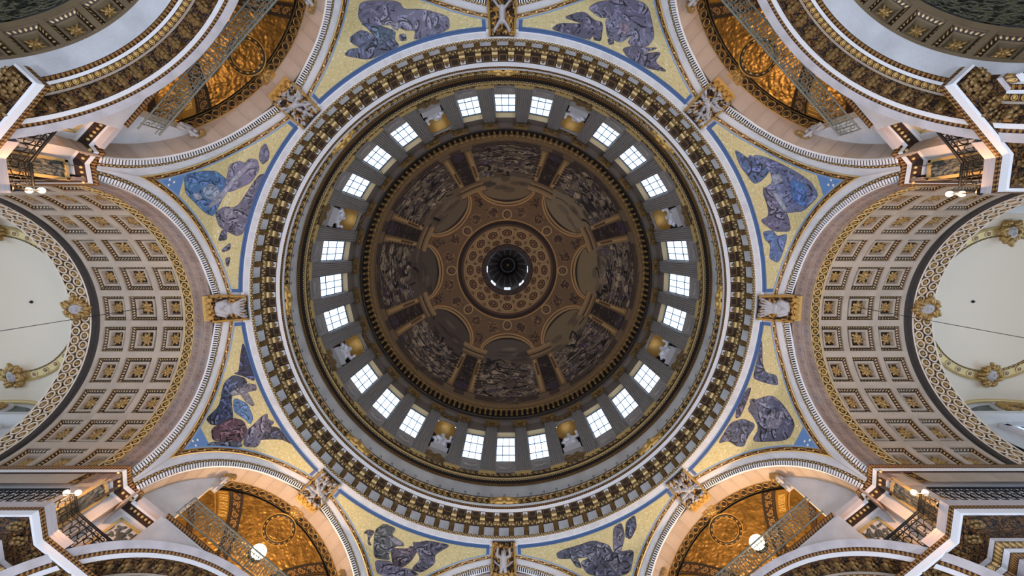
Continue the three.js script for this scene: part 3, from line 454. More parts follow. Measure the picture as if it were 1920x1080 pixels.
// ---------- painted dome ----------
const DOME_A = 14.7, DOME_B = 11.15, DOME_H = 45.7, DOME_T = 77;
{
  const W = 2048, H = 1024, tx = canvas(W, H, (c) => {
    const X = (deg) => deg / 360 * W, Y = (t) => H - t / DOME_T * H;
    c.fillStyle = '#3a3029'; c.fillRect(0, 0, W, H);
    const OCT = 45, cx0 = (k) => X(k * OCT + (k ? 0 : 0));
    seed = 4242;
    const stroke = (x, y, col, l, w) => { c.strokeStyle = col; c.lineWidth = w; const a = rnd() * 6.28, b = (rnd() - 0.5) * l; c.beginPath(); c.moveTo(x, y); c.quadraticCurveTo(x + cos(a) * l / 2 - sin(a) * b, y + sin(a) * l / 2 + cos(a) * b, x + cos(a) * l, y + sin(a) * l); c.stroke(); };
    for (let k = 0; k <= 8; k++) {
      const x = X(k * 45), kk = k % 8; seed = 900 + kk * 77;
      const dx = (d) => x + X(d);
      // scene in the arch: dusky sky above, crowd of grisaille figures below
      const sky = ['#6a5c45', '#6d604c', '#63543f', '#5b4d3c', '#4a4037', '#463c33', '#4e453b', '#64563f'][kk];
      c.save(); c.beginPath(); c.moveTo(dx(-16), Y(9)); c.lineTo(dx(-16), Y(40));
      for (let i = 0; i <= 30; i++) { const s = lerp(-1, 1, i / 30); c.lineTo(dx(s * 17.2), Y(42.6 + 8.6 * sqrt(max(0, 1 - s * s)))); }
      c.lineTo(dx(16), Y(9)); c.closePath(); c.clip();
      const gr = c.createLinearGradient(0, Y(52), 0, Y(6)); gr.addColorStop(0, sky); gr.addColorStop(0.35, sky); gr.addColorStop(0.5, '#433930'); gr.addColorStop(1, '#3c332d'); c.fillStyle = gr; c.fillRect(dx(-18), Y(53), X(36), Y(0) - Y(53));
      for (let i = 0; i < 26; i++) { const px = dx((rnd() - 0.5) * 28), t = 24 + rnd() * 22; c.globalAlpha = 0.35; oval(c, px, Y(t), 14 + rnd() * 22, 10 + rnd() * 14, ['#6f624e', '#3a322c', '#2b2521'][floor(rnd() * 3)]); } c.globalAlpha = 1;
      for (let i = 0; i < 46; i++) { const px = dx((rnd() - 0.5) * 29), y = Y(9 + rnd() * 25); stroke(px, y, ['#4f463d', '#625649', '#2c2623', '#3a3240', '#6d6051'][floor(rnd() * 5)], 40 + rnd() * 50, 10 + rnd() * 16); }
      for (let i = 0; i < 85; i++) {                                    // generic robed figures
        const px = dx((rnd() - 0.5) * 29), t = 8 + Math.pow(rnd(), 1.2) * 26, y = Y(t), tone = ['#75695a', '#857763', '#5b5148', '#4c4550', '#231e1c', '#978770', '#2b2522'][floor(rnd() * 7)];
        const s = 6 + rnd() * 10; oval(c, px, y, s * 0.7, s * 1.4, tone); for (let q = 0; q < 6; q++) stroke(px + (rnd() - 0.5) * s, y + (rnd() - 0.5) * s * 2, ['#8f8069', '#2b2521', '#655a4e', '#3d3531'][floor(rnd() * 4)], 8 + rnd() * 16, 1.5 + rnd() * 3);
        oval(c, px + (rnd() - 0.5) * 6, y - s * 1.5, 4, 5, '#7d6c58');
      }
      for (let i = 0; i < 14; i++) stroke(dx((rnd() - 0.5) * 28), Y(10 + rnd() * 30), '#1d1917', 30 + rnd() * 40, 4 + rnd() * 8);
      c.restore();
    }
    for (let k = 0; k <= 8; k++) {
      const x = X(k * 45), dx = (d) => x + X(d); seed = 300 + (k % 8) * 31;
      // shade between painted columns
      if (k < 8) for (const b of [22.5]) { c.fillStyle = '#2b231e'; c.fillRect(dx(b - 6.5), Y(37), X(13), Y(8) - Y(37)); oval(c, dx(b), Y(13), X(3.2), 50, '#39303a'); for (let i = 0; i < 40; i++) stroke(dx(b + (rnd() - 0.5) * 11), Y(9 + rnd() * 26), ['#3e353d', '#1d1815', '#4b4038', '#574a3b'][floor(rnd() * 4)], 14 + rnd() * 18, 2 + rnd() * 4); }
    }
    for (let k = 0; k <= 8; k++) {
      const x = X(k * 45), dx = (d) => x + X(d); seed = 350 + (k % 8) * 31;
      // painted columns
      for (const s of [-1, 1]) {
        const xc = dx(s * 17.4), w = X(3.5), y0 = Y(9), y1 = Y(36.5);
        c.fillStyle = '#786244'; c.beginPath(); c.moveTo(xc - w / 2, y0); c.lineTo(xc + w / 2, y0); c.lineTo(xc + w * 0.42, y1); c.lineTo(xc - w * 0.42, y1); c.fill();
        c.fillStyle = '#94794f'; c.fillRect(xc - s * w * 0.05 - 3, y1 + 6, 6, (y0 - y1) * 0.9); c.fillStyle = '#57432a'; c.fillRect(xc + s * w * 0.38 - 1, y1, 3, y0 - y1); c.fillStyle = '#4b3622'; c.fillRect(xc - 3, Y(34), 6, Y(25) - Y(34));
        if ((k + (s > 0 ? 0 : 1)) % 2) for (let i = 0; i < 9; i++) oval(c, xc - s * w * 0.5, lerp(y1 + 12, y0 - 60, i / 9), 5, 9, '#2b231e');
      }
      // entablature blocks
      for (const b of [-22.5, 22.5]) {
        for (const [t0, t1, col] of [[36.8, 38.2, '#5c4a36'], [38.2, 39.6, '#776044'], [39.6, 40.3, '#2b211a'], [40.3, 41.4, '#6a543a'], [41.4, 43.4, '#80684a'], [43.4, 44, '#4f3b26']]) { c.fillStyle = col; const w = 7 + (t0 - 37) * 0.35; c.fillRect(dx(b - w), Y(t1), X(2 * w), Y(t0) - Y(t1) + 1); }
      }
      // pedestal zone
      c.fillStyle = '#463b33'; c.fillRect(dx(-22.5), Y(8.6), X(45), Y(0) - Y(8.6)); c.fillStyle = '#695741'; c.fillRect(dx(-22.5), Y(3.5), X(45), Y(0) - Y(3.5)); c.fillStyle = '#251e1a'; c.fillRect(dx(-22.5), Y(9), X(45), 5); c.fillRect(dx(-22.5), Y(3.9), X(45), 4);
      for (const s of [-1, 1]) { c.fillStyle = '#6b5a46'; c.fillRect(dx(s * 17.4) - X(2.6), Y(8.4), X(5.2), Y(0.5) - Y(8.4)); c.fillStyle = '#2d2621'; c.fillRect(dx(s * 10) - X(4.5), Y(6.6), X(9), 5); }
      for (let i = 0; i < 14; i++) stroke(dx((rnd() - 0.5) * 12), Y(2 + rnd() * 6), ['#6f614e', '#2d2621', '#544840'][floor(rnd() * 3)], 20 + rnd() * 20, 3 + rnd() * 4);
    }
    // upper shell: ground, painted arch mouldings, spandrels
    for (let k = 0; k <= 8; k++) {
      const x = X(k * 45), dx = (d) => x + X(d); seed = 77 + (k % 8) * 13;
      c.save(); c.beginPath(); c.moveTo(dx(-22.5), Y(44)); c.lineTo(dx(-19.8), Y(44));
      for (let i = 0; i <= 40; i++) { const s = lerp(-1, 1, i / 40); c.lineTo(dx(s * 17.6), Y(42.8 + 8.9 * sqrt(max(0, 1 - s * s)))); }
      c.lineTo(dx(22.5), Y(44)); c.lineTo(dx(22.5), 0); c.lineTo(dx(-22.5), 0); c.closePath(); c.clip();
      c.fillStyle = '#5f4a35'; c.fillRect(dx(-23), 0, X(46), Y(42));
      c.globalAlpha = 1;
      for (const sg of [-1, 1]) { oval(c, dx(sg * 13.5), Y(57.5), X(5.2), 42, '#6f5839'); oval(c, dx(sg * 13.5), Y(57.5), X(4.2), 34, '#463529'); for (let i = 0; i < 40; i++) stroke(dx(sg * 13.5 + (rnd() - 0.5) * 8), Y(57.5 + (rnd() - 0.5) * 5), ['#2c2120', '#8a6a45', '#3d2c2a', '#6d5238'][floor(rnd() * 4)], 8 + rnd() * 12, 2 + rnd() * 3); }
      for (let i = 0; i < 40; i++) stroke(dx((rnd() < 0.5 ? -1 : 1) * (19 + rnd() * 4)), Y(46 + rnd() * 6), ['#1f1715', '#54402d', '#2f2420'][floor(rnd() * 3)], 14, 5);
      const arc = (R, dh, lw, col) => { c.strokeStyle = col; c.lineWidth = lw; c.beginPath(); for (let i = 0; i <= 40; i++) { const s = lerp(-1, 1, i / 40), px = dx(s * R), py = Y(42.8 + dh * sqrt(max(0, 1 - s * s))); if (i) c.lineTo(px, py); else c.moveTo(px, py); } c.stroke(); };
      arc(17.8, 9.2, 14, '#1f1815'); arc(18.4, 10.2, 14, '#8c7049'); arc(19.2, 11.3, 9, '#4f3a28'); arc(19.6, 12.0, 9, '#957850'); arc(20.3, 12.9, 6, '#6b482b');
      // roundel over every arch
      oval(c, dx(0), Y(59.8), X(5), 40, '#8f744c'); oval(c, dx(0), Y(59.8), X(3.6), 29, '#3f2d24'); oval(c, dx(-0.3), Y(60), X(2.8), 21, '#5a4636');
      c.restore();
    }
    // ring and coffers round the eye
    for (const [t0, t1, col] of [[62.6, 63.3, '#93703f'], [63.3, 65.3, '#2c211d'], [65.3, 66.5, '#4a3527'], [66.5, 77, '#7f6646']]) { c.fillStyle = col; c.fillRect(0, Y(t1), W, Y(t0) - Y(t1) + 1); }
    for (let i = 0; i < 16; i++) {
      const oct = (t, a, b, col) => { c.fillStyle = col; c.beginPath(); for (let q = 0; q < 8; q++) { const w = (q + 0.5) * PI / 4, px = X(((i * 22.5 + 360) % 360)) + X(a) * cos(w), py = Y(t + b * sin(w)); if (q) c.lineTo(px, py); else c.moveTo(px, py); } c.fill(); };
      for (const wrap of i ? [0] : [0, W]) {
        c.save(); c.translate(wrap, 0);
        oct(70.1, 9.6, 2.5, '#967a52'); oct(70.1, 8.2, 2.1, '#35231b'); oct(70.2, 6.4, 1.6, '#6d4f36'); oct(70.3, 4.4, 1.1, '#3b281f'); oct(70.4, 2.2, 0.6, '#7a5c3f');
        oct(74.7, 9.8, 1.8, '#8b7049'); oct(74.7, 8.2, 1.45, '#3d2a20'); oct(74.8, 6, 1, '#664931'); oct(74.9, 3, 0.5, '#3d2a20');
        c.fillStyle = '#58402a'; c.beginPath(); const mx = X(i * 22.5 + 11.25); c.moveTo(mx, Y(71.4)); c.lineTo(mx + X(2.6), Y(72.5)); c.lineTo(mx, Y(73.6)); c.lineTo(mx - X(2.6), Y(72.5)); c.fill();
        c.beginPath(); c.moveTo(mx, Y(68.6)); c.lineTo(mx + X(3), Y(67.1)); c.lineTo(mx - X(3), Y(67.1)); c.fill();
        c.restore();
      }
    }
    c.fillStyle = '#2a1d16'; c.fillRect(0, 0, W, Y(76.2));
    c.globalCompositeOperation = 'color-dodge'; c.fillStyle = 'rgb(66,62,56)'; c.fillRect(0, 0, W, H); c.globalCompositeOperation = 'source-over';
    c.globalAlpha = 0.1; for (let i = 0; i < 6000; i++) { c.fillStyle = rnd() < 0.5 ? '#000' : '#b79a6c'; c.fillRect(rnd() * W, rnd() * H, 2 + rnd() * 5, 2 + rnd() * 3); } c.globalAlpha = 1;
  });
  tx.wrapT = THREE.ClampToEdgeWrapping;
  const o = struct('ceiling_dome', 'brown painted inner dome with grisaille scenes and painted arches');
  const pt = (t) => [DOME_A * cos(t * RAD), DOME_H + DOME_B * sin(t * RAD)];
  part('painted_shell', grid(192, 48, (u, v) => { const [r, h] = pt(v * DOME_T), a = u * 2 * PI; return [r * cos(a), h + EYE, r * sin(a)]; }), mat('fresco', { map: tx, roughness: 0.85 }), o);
  part('outer_shell', grid(96, 24, (u, v) => { const [r, h] = pt(v * DOME_T), a = u * 2 * PI; return [(r + 1.6) * cos(a), h + 0.9 + EYE, (r + 1.6) * sin(a)]; }), M.brick, o);
  // eye and lantern cone
  const L = struct('lantern', 'dark lantern above the eye of the dome with small lit arched windows');
  const [re, he] = pt(DOME_T);
  part('oculus_rim', ring([[re, he], [3.1, he + 0.1], [3.02, he + 0.5], [2.86, he + 0.55], [2.86, 57.3]], 96), mat('brown rim', { color: 0x4a3426 }), L);
  const wallR = (h) => h < 60.3 ? 2.86 - 0.1 * (h - 57.3) / 3 : h < 65 ? lerp(2.76, 1.75, Math.pow((h - 60.3) / 4.7, 1.4)) : lerp(1.75, 1.4, (h - 65) / 1.6);
  const ww = 9 * RAD, wt = 60.0, wb = 57.6;
  const bayL = merge([grid(4, 6, (u, v) => { const h = lerp(57.3, 60.3, v); return loc(wallR(h), lerp(ww, 22.5 * RAD, u), h); }), grid(4, 6, (u, v) => { const h = lerp(57.3, 60.3, v); return loc(wallR(h), -lerp(ww, 22.5 * RAD, u), h); }), grid(4, 1, (u, v) => loc(wallR(57.4), lerp(-ww, ww, u), lerp(57.3, wb, v))),
    grid(16, 2, (u, v) => { const s = lerp(-1, 1, u), ha = wt - 0.9 + 0.9 * sqrt(max(0, 1 - s * s)); const h = lerp(ha, 60.3, v); return loc(wallR(h), s * ww, h); }), grid(8, 16, (u, v) => { const h = lerp(60.3, 65, v); return loc(wallR(h), lerp(-22.5, 22.5, u) * RAD, h); })]);
  const ribL = merge([-11.25, 11.25].map((d) => grid(3, 16, (u, v) => { const h = lerp(60.0, 65, v); return loc(wallR(h) - 0.12, (d + lerp(-2.4, 2.4, u)) * RAD, h); })).concat([61.6, 63, 64.2].map((h) => grid(6, 1, (u, v) => loc(wallR(h) - 0.06, lerp(-22.5, 22.5, u) * RAD, h + v * 0.3)))));
  const paneL = grid(6, 6, (u, v) => { const h = lerp(wb, wt, v); return loc(wallR(h) + 0.12, lerp(-ww * 1.1, ww * 1.1, u), h); });
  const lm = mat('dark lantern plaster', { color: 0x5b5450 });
  for (let k = 0; k < 8; k++) {
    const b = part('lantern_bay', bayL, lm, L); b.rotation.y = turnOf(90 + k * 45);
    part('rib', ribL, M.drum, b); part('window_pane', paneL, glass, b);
    part('window_frame', merge([bar(loc(2.8, 0, wb), loc(2.75, 0, wt), 0.03), bar(loc(2.8, -ww, 58.6), loc(2.8, ww, 58.6), 0.03)]), M.slate, b);
  }
  part('collar', ring([[1.75, 65], [1.45, 64.85], [1.4, 65.4], [1.28, 66.6], [0.9, 66.7], [0.85, 67.2], [0.3, 67.4]], 48), M.deep, L);
  part('collar_ring', new THREE.TorusGeometry(1.1, 0.06, 6, 40).rotateX(PI / 2).translate(0, 66.55 + EYE, 0), M.drum, L);
  part('hub', new THREE.SphereGeometry(0.22, 16, 10).translate(0, 67.1 + EYE, 0), M.gold, L);
  part('cap', ring([[0.3, 67.4], [0.01, 67.5]], 24), M.deep, L);
  part('outer_shell', ring([[2.9, 60.4], [2.95, 65.2], [0.02, 68.5]], 32), M.brick, L);
}

// ---------- the two coffered barrel vaults and the saucer domes beyond ----------
const guilloche = (r, tube) => new THREE.TorusGeometry(r, tube, 5, 18).rotateX(PI / 2);
const rosette = (() => { const l = [new THREE.IcosahedronGeometry(0.13, 1)]; for (let i = 0; i < 8; i++) { const a = i * PI / 4, g = new THREE.IcosahedronGeometry(0.12, 0); g.scale(1.7, 0.6, 0.9); g.rotateY(-a); g.translate(cos(a) * 0.24, 0.05, sin(a) * 0.24); l.push(g); } for (let i = 0; i < 4; i++) { const a = i * PI / 2 + PI / 4, g = new THREE.IcosahedronGeometry(0.1, 0); g.scale(1.5, 0.6, 0.8); g.rotateY(-a); g.translate(cos(a) * 0.42, 0.08, sin(a) * 0.42); l.push(g); } return merge(l); })();
// square coffer let into a barrel of radius R: stone steps, egg border, floor; the rosette hangs from the floor
function cofferParts(R, th, d0, d1, steps) {
  const C = (t, d, r) => [r * sin(t), r * cos(t), -d], dc = (d0 + d1) / 2, hd = (d1 - d0) / 2;
  const loop = (k, r) => { const q = []; const n = 6; for (let i = 0; i < n; i++) q.push(C(lerp(-th * k, th * k, i / n), dc - hd * k, r)); q.push(C(th * k, dc - hd * k, r)); for (let i = 1; i <= 2; i++) q.push(C(th * k, dc + hd * k, r)); for (let i = 1; i <= n; i++) q.push(C(lerp(th * k, -th * k, i / n), dc + hd * k, r)); q.push(C(-th * k, dc - hd * k, r)); return q; };
  const wall = (k0, r0, k1, r1) => { const A = loop(k0, r0), B = loop(k1, r1), gs = []; const corners = [0, 6, 8, 14, 15].slice(); let L = 0; for (let i = 0; i + 1 < A.length; i++) { const l = hypot(...subv(A[i + 1], A[i])); if (l > 1e-6) { const s = L; gs.push(grid(1, 1, (u, v) => [0, 1, 2].map((c) => lerp(lerp(A[i][c], A[i + 1][c], u), lerp(B[i][c], B[i + 1][c], u), v)), (u, v) => [s + l * u, v])); L += l; } } return merge(gs); };
  const [k1, k2] = steps, e = 0.16;
  return {
    stone: merge([wall(1, R, 1, R + 0.12), wall(k1, R + 0.22, k1 - 0.03, R + 0.16), wall(k1 - 0.03, R + 0.16, k2 + 0.06, R + 0.18), wall(k2 + 0.06, R + 0.18, k2, R + 0.42)]),
    egg: wall(1, R + 0.08, k1, R + 0.22),
    floor: grid(6, 2, (u, v) => C(lerp(-th * k2, th * k2, u), lerp(dc - hd * k2, dc + hd * k2, v), R + 0.42)), dc,
  };
}
const NROW = 11, TH = 6.35 * RAD, PITCH = 16 * RAD, COLS = [[19.82, 21.08], [21.42, 23.05], [23.35, 24.7]], RB = RA;
const voussoir = (R, d0, d1, t) => { const g = 0.006; return merge([band(R, d0 + g, R, d1 - g, -t + g / R, t - g / R, 4), band(R + 0.12, d0 + g, R, d0 + g, -t + g / R, t - g / R, 2), band(R, d1 - g, R + 0.12, d1 - g, -t + g / R, t - g / R, 2), ...[-1, 1].map((s) => { const q = s * (t - g / R); return quad([R * sin(q), R * cos(q), -d0 - g], [R * sin(q), R * cos(q), -d1 + g], [(R + 0.12) * sin(q), (R + 0.12) * cos(q), -d1 + g], [(R + 0.12) * sin(q), (R + 0.12) * cos(q), -d0 - g]); })]); };
const pinkTones = [0xb7a08f, 0xbfa998, 0xae9888, 0xb4a499].map((c) => mat('pinkish stone block', { color: c, map: rep(veins, 2.2, 2.2), roughness: 0.7 }));
const paleTones = [0xb9a48f, 0xb19b86, 0xbfab97].map((c) => mat('tan stone block', { color: c, map: rep(mottle, 2.6, 2.6), roughness: 0.7 }));
function addVoussoirs(parent, R, d0, d1, n, tones, rows = 1) {
  const span = 3.3 / n, gs = []; for (let j = 0; j < rows; j++) gs.push(voussoir(R, lerp(d0, d1, j / rows), lerp(d0, d1, (j + 1) / rows), span / 2));
  for (let i = 0; i < n; i++) for (let j = 0; j < rows; j++) { const m = part('stone_block', gs[j], tones[floor(rnd() * tones.length)], parent); m.rotation.z = -(-1.65 + (i + 0.5 + (j % 2 ? 0.5 : 0)) * span); }
  part('mortar_bed', band(R + 0.02, d0, R + 0.02, d1, -1.75, 1.75, 60), M.vault, parent);
}
const wreathGeo = (() => { seed = 555; const l = []; for (let i = 0; i < 26; i++) { const a = i / 26 * 2 * PI; for (let j = 0; j < 3; j++) { const g = new THREE.IcosahedronGeometry(0.13 + rnd() * 0.05, 0); g.scale(1.2, 0.8, 0.7); g.rotateZ(rnd() * 3); g.translate(cos(a) * (0.5 + j * 0.13), sin(a) * (0.5 + j * 0.13), rnd() * 0.1); l.push(g); } } for (let j = 0; j < 14; j++) { const g = new THREE.IcosahedronGeometry(0.12, 0); g.translate((rnd() - 0.5) * 0.9, -0.8 - rnd() * 0.35, 0.05); l.push(g); } return merge(l); })();
const cartouche = (() => { seed = 31; const l = []; for (let i = 0; i < 46; i++) { const a = rnd() * 6.28, q = 0.35 + rnd() * 0.4, g = new THREE.IcosahedronGeometry(0.1 + rnd() * 0.09, 1); g.scale(1.5, 0.8, 0.9); g.rotateZ(rnd() * 3); g.translate(cos(a) * q * 0.85, sin(a) * q, rnd() * 0.18); l.push(g); } l.push(box(0.9, 1.0, 0.12, 0, 0, -0.06)); return merge(l); })();
const shieldGeo = (() => { const g = new THREE.SphereGeometry(0.36, 20, 14); g.scale(0.9, 1.15, 0.55); g.translate(0, 0, 0.12); return merge([g, new THREE.SphereGeometry(0.12, 10, 8).translate(0, 0.1, 0.3), new THREE.SphereGeometry(0.09, 10, 8).translate(0, -0.15, 0.3)]); })();

for (const az of [180, 0]) {
  const T = turnOf(az), side = DIRS[az];
  seed = 17 + az;
  const v = struct('barrel_vault', 'coffered barrel vault on the ' + side + ' of the crossing', [0, HA + EYE, 0], T);
  addVoussoirs(v, RA, 18.0, 19.12, 30, pinkTones, 2);
  part('gilt_band', band(RA + 0.02, 19.12, RA + 0.02, 19.68, -1.7, 1.7, 90), M.goldMix, v);
  part('gilt_fillet', merge([band(RA - 0.03, 19.1, RA - 0.03, 19.15, -1.7, 1.7, 90), band(RA - 0.03, 19.64, RA - 0.03, 19.7, -1.7, 1.7, 90)]), M.goldLine, v);
  const g1 = guilloche(0.2, 0.035).translate(0, RA - 0.01, -19.4), b1 = new THREE.SphereGeometry(0.09, 8, 5).scale(1, 0.5, 1).translate(0, RA - 0.01, -19.4);
  for (let i = -21; i <= 21; i++) { const r = part('guilloche_ring', g1, M.goldLine, v); r.rotation.z = -i * 0.072; part('boss', b1, M.gilt, r); }
  // rib net between the coffers
  const net = [], iv = [[19.68, COLS[0][0]], [COLS[0][1], COLS[1][0]], [COLS[1][1], COLS[2][0]], [COLS[2][1], 24.95]];
  for (const [a, b] of iv) net.push(band(RB, a, RB, b, -1.7, 1.7, 110, true));
  for (const [a, b] of COLS) { for (let i = -5; i < 5; i++) net.push(band(RB, a, RB, b, i * PITCH + TH, (i + 1) * PITCH - TH, 2, true)); net.push(band(RB, a, RB, b, 5 * PITCH + TH, 1.7, 3, true), band(RB, a, RB, b, -1.7, -5 * PITCH - TH, 3, true)); }
  part('rib_net', merge(net), M.vault, v);
  part('vault_back', band(RB + 0.6, 18, RB + 0.6, 27, -1.75, 1.75, 60), M.brick, v);
  COLS.forEach(([a, b], ci) => {
    const cp = cofferParts(RB, TH, a, b, [0.74, 0.5]);
    for (let i = -5; i <= 5; i++) {
      const c = part('coffer', cp.stone, M.vault, v); c.rotation.z = -i * PITCH;
      part('egg_border', cp.egg, M.eggDark, c); part('coffer_floor', cp.floor, M.brown, c);
      const r = part('rosette', rosette, M.gilt, c); r.position.set(0, RB + 0.36, -cp.dc); r.rotation.y = floor(hash(i, ci, az) * 8) * 0.4; r.scale.set(0.82, -1, ci === 1 ? 1.0 : 0.75);
    }
  });
  // step toned dark grey for shade, then transverse arch with two rows of rings
  part('shade_toned_step', merge([band(RB, 24.95, RB + 0.25, 24.96, -1.7, 1.7, 60), band(RB + 0.25, 24.96, RB + 0.25, 25.4, -1.7, 1.7, 60), band(RB + 0.25, 25.4, RB - 0.06, 25.41, -1.7, 1.7, 60)]), M.dark, v);
  const a = struct('transverse_arch', 'gilt banded arch between barrel vault and saucer dome on the ' + side, [0, HA + EYE, 0], T);
  part('arch_band', band(RB - 0.05, 25.41, RB - 0.05, 26.7, -1.7, 1.7, 110), M.goldMix, a);
  part('arch_edge', merge([band(RB - 0.1, 25.38, RB - 0.1, 25.48, -1.7, 1.7, 110), band(RB - 0.1, 26.6, RB - 0.1, 26.72, -1.7, 1.7, 110), band(RB - 0.1, 26.72, RB + 0.3, 26.72, -1.7, 1.7, 110)]), M.creamDome, a);
  for (const [k, d] of [[0, 25.78], [1, 26.34]]) { const g2 = guilloche(0.225, 0.045).translate(0, RB - 0.08, -d), b2 = new THREE.SphereGeometry(0.12, 8, 5).scale(1, 0.5, 1).translate(0, RB - 0.07, -d); for (let i = -19; i <= 19; i++) { const r = part('guilloche_ring', g2, M.creamDome, a); r.rotation.z = -(i + k * 0.5) * 0.083; part('boss', b2, M.gilt, r); } }

  // saucer dome
  const s = struct('saucer_dome', 'cream saucer dome with gilt ring on the ' + side, [0, HA + EYE, 0], T);
  const DC = 32.1, RI = 4.4, RO = 5.05, HR = 26.6 - HA;
  const bound = (t) => { const c = cos(t), q = sin(t), kx = 6.45 / max(abs(q), 1e-6), kd = 5.4 / max(abs(c), 1e-6), k = min(kx, kd), x = k * q, d = k * c; const y = kd < kx ? 6.7 * sqrt(max(0, 1 - (x / 6.7) ** 2)) : 7.75 * sqrt(max(0, 1 - (d / 5.4) ** 2)); return [x, max(y, 0.5), d]; };
  part('pendentive', grid(160, 10, (u, w) => { const t = u * 2 * PI, B = bound(t), A = [RO * sin(t), HR, RO * cos(t)]; const q = sin(w * PI / 2), p = w; return [lerp(A[0], B[0], p ** 0.85), lerp(A[1], B[1], p ** 1.3), -(DC + lerp(A[2], B[2], p ** 0.85))]; }), M.creamDome, s);
  const circ = (r, h, r2, h2, n = 120) => grid(n, 1, (u, w) => { const t = u * 2 * PI, r_ = lerp(r, r2, w); return [r_ * sin(t), lerp(h, h2, w), -(DC + r_ * cos(t))]; }, (u, w) => [u * 2 * PI * r, w]);
  part('ring_moulding', merge([circ(RO + 0.05, HR - 0.08, RO - 0.05, HR - 0.12), circ(RO - 0.05, HR - 0.12, RO - 0.1, HR - 0.02)]), M.goldLine, s);
  part('ring_band', circ(RO - 0.1, HR - 0.03, RI + 0.12, HR + 0.02), M.goldLine, s);
  part('ring_inner_moulding', merge([circ(RI + 0.12, HR + 0.02, RI + 0.06, HR - 0.06), circ(RI + 0.06, HR - 0.06, RI, HR + 0.1)]), M.bead, s);
  const g3 = guilloche(0.17, 0.035), b3 = new THREE.SphereGeometry(0.1, 8, 5).scale(1, 0.5, 1);
  for (let i = 0; i < 36; i++) { const t = (i + 0.5) * PI / 18, r = part('guilloche_ring', g3, M.creamDome, s); r.position.set(4.75 * sin(t), HR - 0.04, -(DC + 4.75 * cos(t))); part('boss', b3, M.gilt, r); }
  part('saucer_shell', grid(120, 14, (u, w) => { const t = u * 2 * PI, k = (1 - w), r = RI * k; return [r * sin(t), HR + 0.1 + 1.35 * (1 - k * k), -(DC + r * cos(t))]; }), M.creamDome, s);
  part('outer_shell', merge([circ(7.8, HR + 1.9, 0.01, HR + 2.1, 40)]), M.brick, s);
  // side walls of the bay with lunette, ledge and window
  for (const k of [1, -1]) {
    const X = 6.45 * k;
    part('lunette_wall', grid(40, 16, (u, w) => { const d = lerp(-5.4, 5.4, u); return [X, lerp(-3, max(7.75 * sqrt(max(0, 1 - (d / 5.4) ** 2)), 0.5), w), -(DC + d)]; }), M.white, s);
    part('lunette_moulding', curveTube([...Array(17)].map((_, i) => { const t = lerp(-1.15, 1.15, i / 16); return [X - 0.1 * k, 3.9 + 3.75 * cos(t) ** 0.8, -(DC + 4.1 * sin(t))]; }), 0.13, 48, 6), M.goldLine, s);
    part('carved_lunette_field', grid(24, 8, (u, w) => { const d = lerp(-3.6, 3.6, u); return [X - 0.05 * k, lerp(4.6, 4.7 + 2.4 * sqrt(max(0, 1 - (d / 3.7) ** 2)), w), -(DC + d)]; }), M.verd, s);
    part('lunette_disc', new THREE.CylinderGeometry(1.15, 1.15, 0.1, 40).rotateZ(PI / 2).translate(X - 0.1 * k, 6.15, -DC), M.white, s);
    part('ledge', box(0.9, 0.35, 10.6, X - 0.35 * k, 4.25, -DC), M.gray, s);
    const wn = struct('window', 'lattice window with glowing pane under the lunette on the ' + (k > 0 === (az === 0) ? 'upper' : 'lower') + ' side of the ' + side + ' bay', [0, HA + EYE, 0], T);
    part('pane', box(0.06, 2.8, 6.6, X - 0.12 * k, 2.3, -DC), glowMat(0xbfd8ff, 1.3), wn);  // pane glows by itself in place of daylight from outside
    const bars = []; for (let i = -8; i <= 8; i++) bars.push(bar([X - 0.17 * k, 0.9, -(DC + i * 0.4)], [X - 0.17 * k, 3.7, -(DC + i * 0.4 + 0.5)], 0.025, 4), bar([X - 0.17 * k, 3.7, -(DC + i * 0.4)], [X - 0.17 * k, 0.9, -(DC + i * 0.4 + 0.5)], 0.025, 4));
    part('lattice', merge(bars), M.slate, wn, true); part('frame', merge([box(0.3, 0.35, 7.2, X - 0.1 * k, 3.85, -DC), box(0.3, 0.3, 7.2, X - 0.1 * k, 0.8, -DC), box(0.3, 3.2, 0.3, X - 0.1 * k, 2.3, -DC - 3.4), box(0.3, 3.2, 0.3, X - 0.1 * k, 2.3, -DC + 3.4)]), M.white, wn);
    const w = part('wreath', wreathGeo, M.gilt); w.rotation.y = T - k * PI / 2; const q = new THREE.Vector3(X - 0.2 * k, 6.15, -DC).applyAxisAngle(new THREE.Vector3(0, 1, 0), T); w.position.set(q.x, q.y + HA + EYE, q.z);
    tag(w, 'gilt leaf wreath on the ' + (k > 0 === (az === 0) ? 'upper' : 'lower') + ' lunette beside the ' + side + ' saucer dome', 'wreath', 'wreaths beside the saucer domes');
  }
  // carved cartouches: on the transverse arch and round the ring
  const put = (x, y, d, rx, ry, label) => { const c = part('carved_cartouche', cartouche, M.gilt); part('shield', shieldGeo, M.greystone, c); c.rotation.order = 'YXZ'; const q = new THREE.Vector3(x, y, -d).applyAxisAngle(new THREE.Vector3(0, 1, 0), T); c.position.set(q.x, q.y + HA + EYE, q.z); c.rotation.set(rx, T + ry, 0); tag(c, label, 'carving', 'carved cartouches by the saucer domes'); };
  put(0, RB - 0.15, 26.1, PI / 2 - 0.1, 0, 'gilt carved keystone at the crown of the arch beside the ' + side + ' saucer dome');
  put(4.65, HR - 0.12, DC, PI / 2, -PI / 2, 'gilt carved cartouche on the ' + (az ? 'lower' : 'upper') + ' edge of the ' + side + ' saucer dome ring');
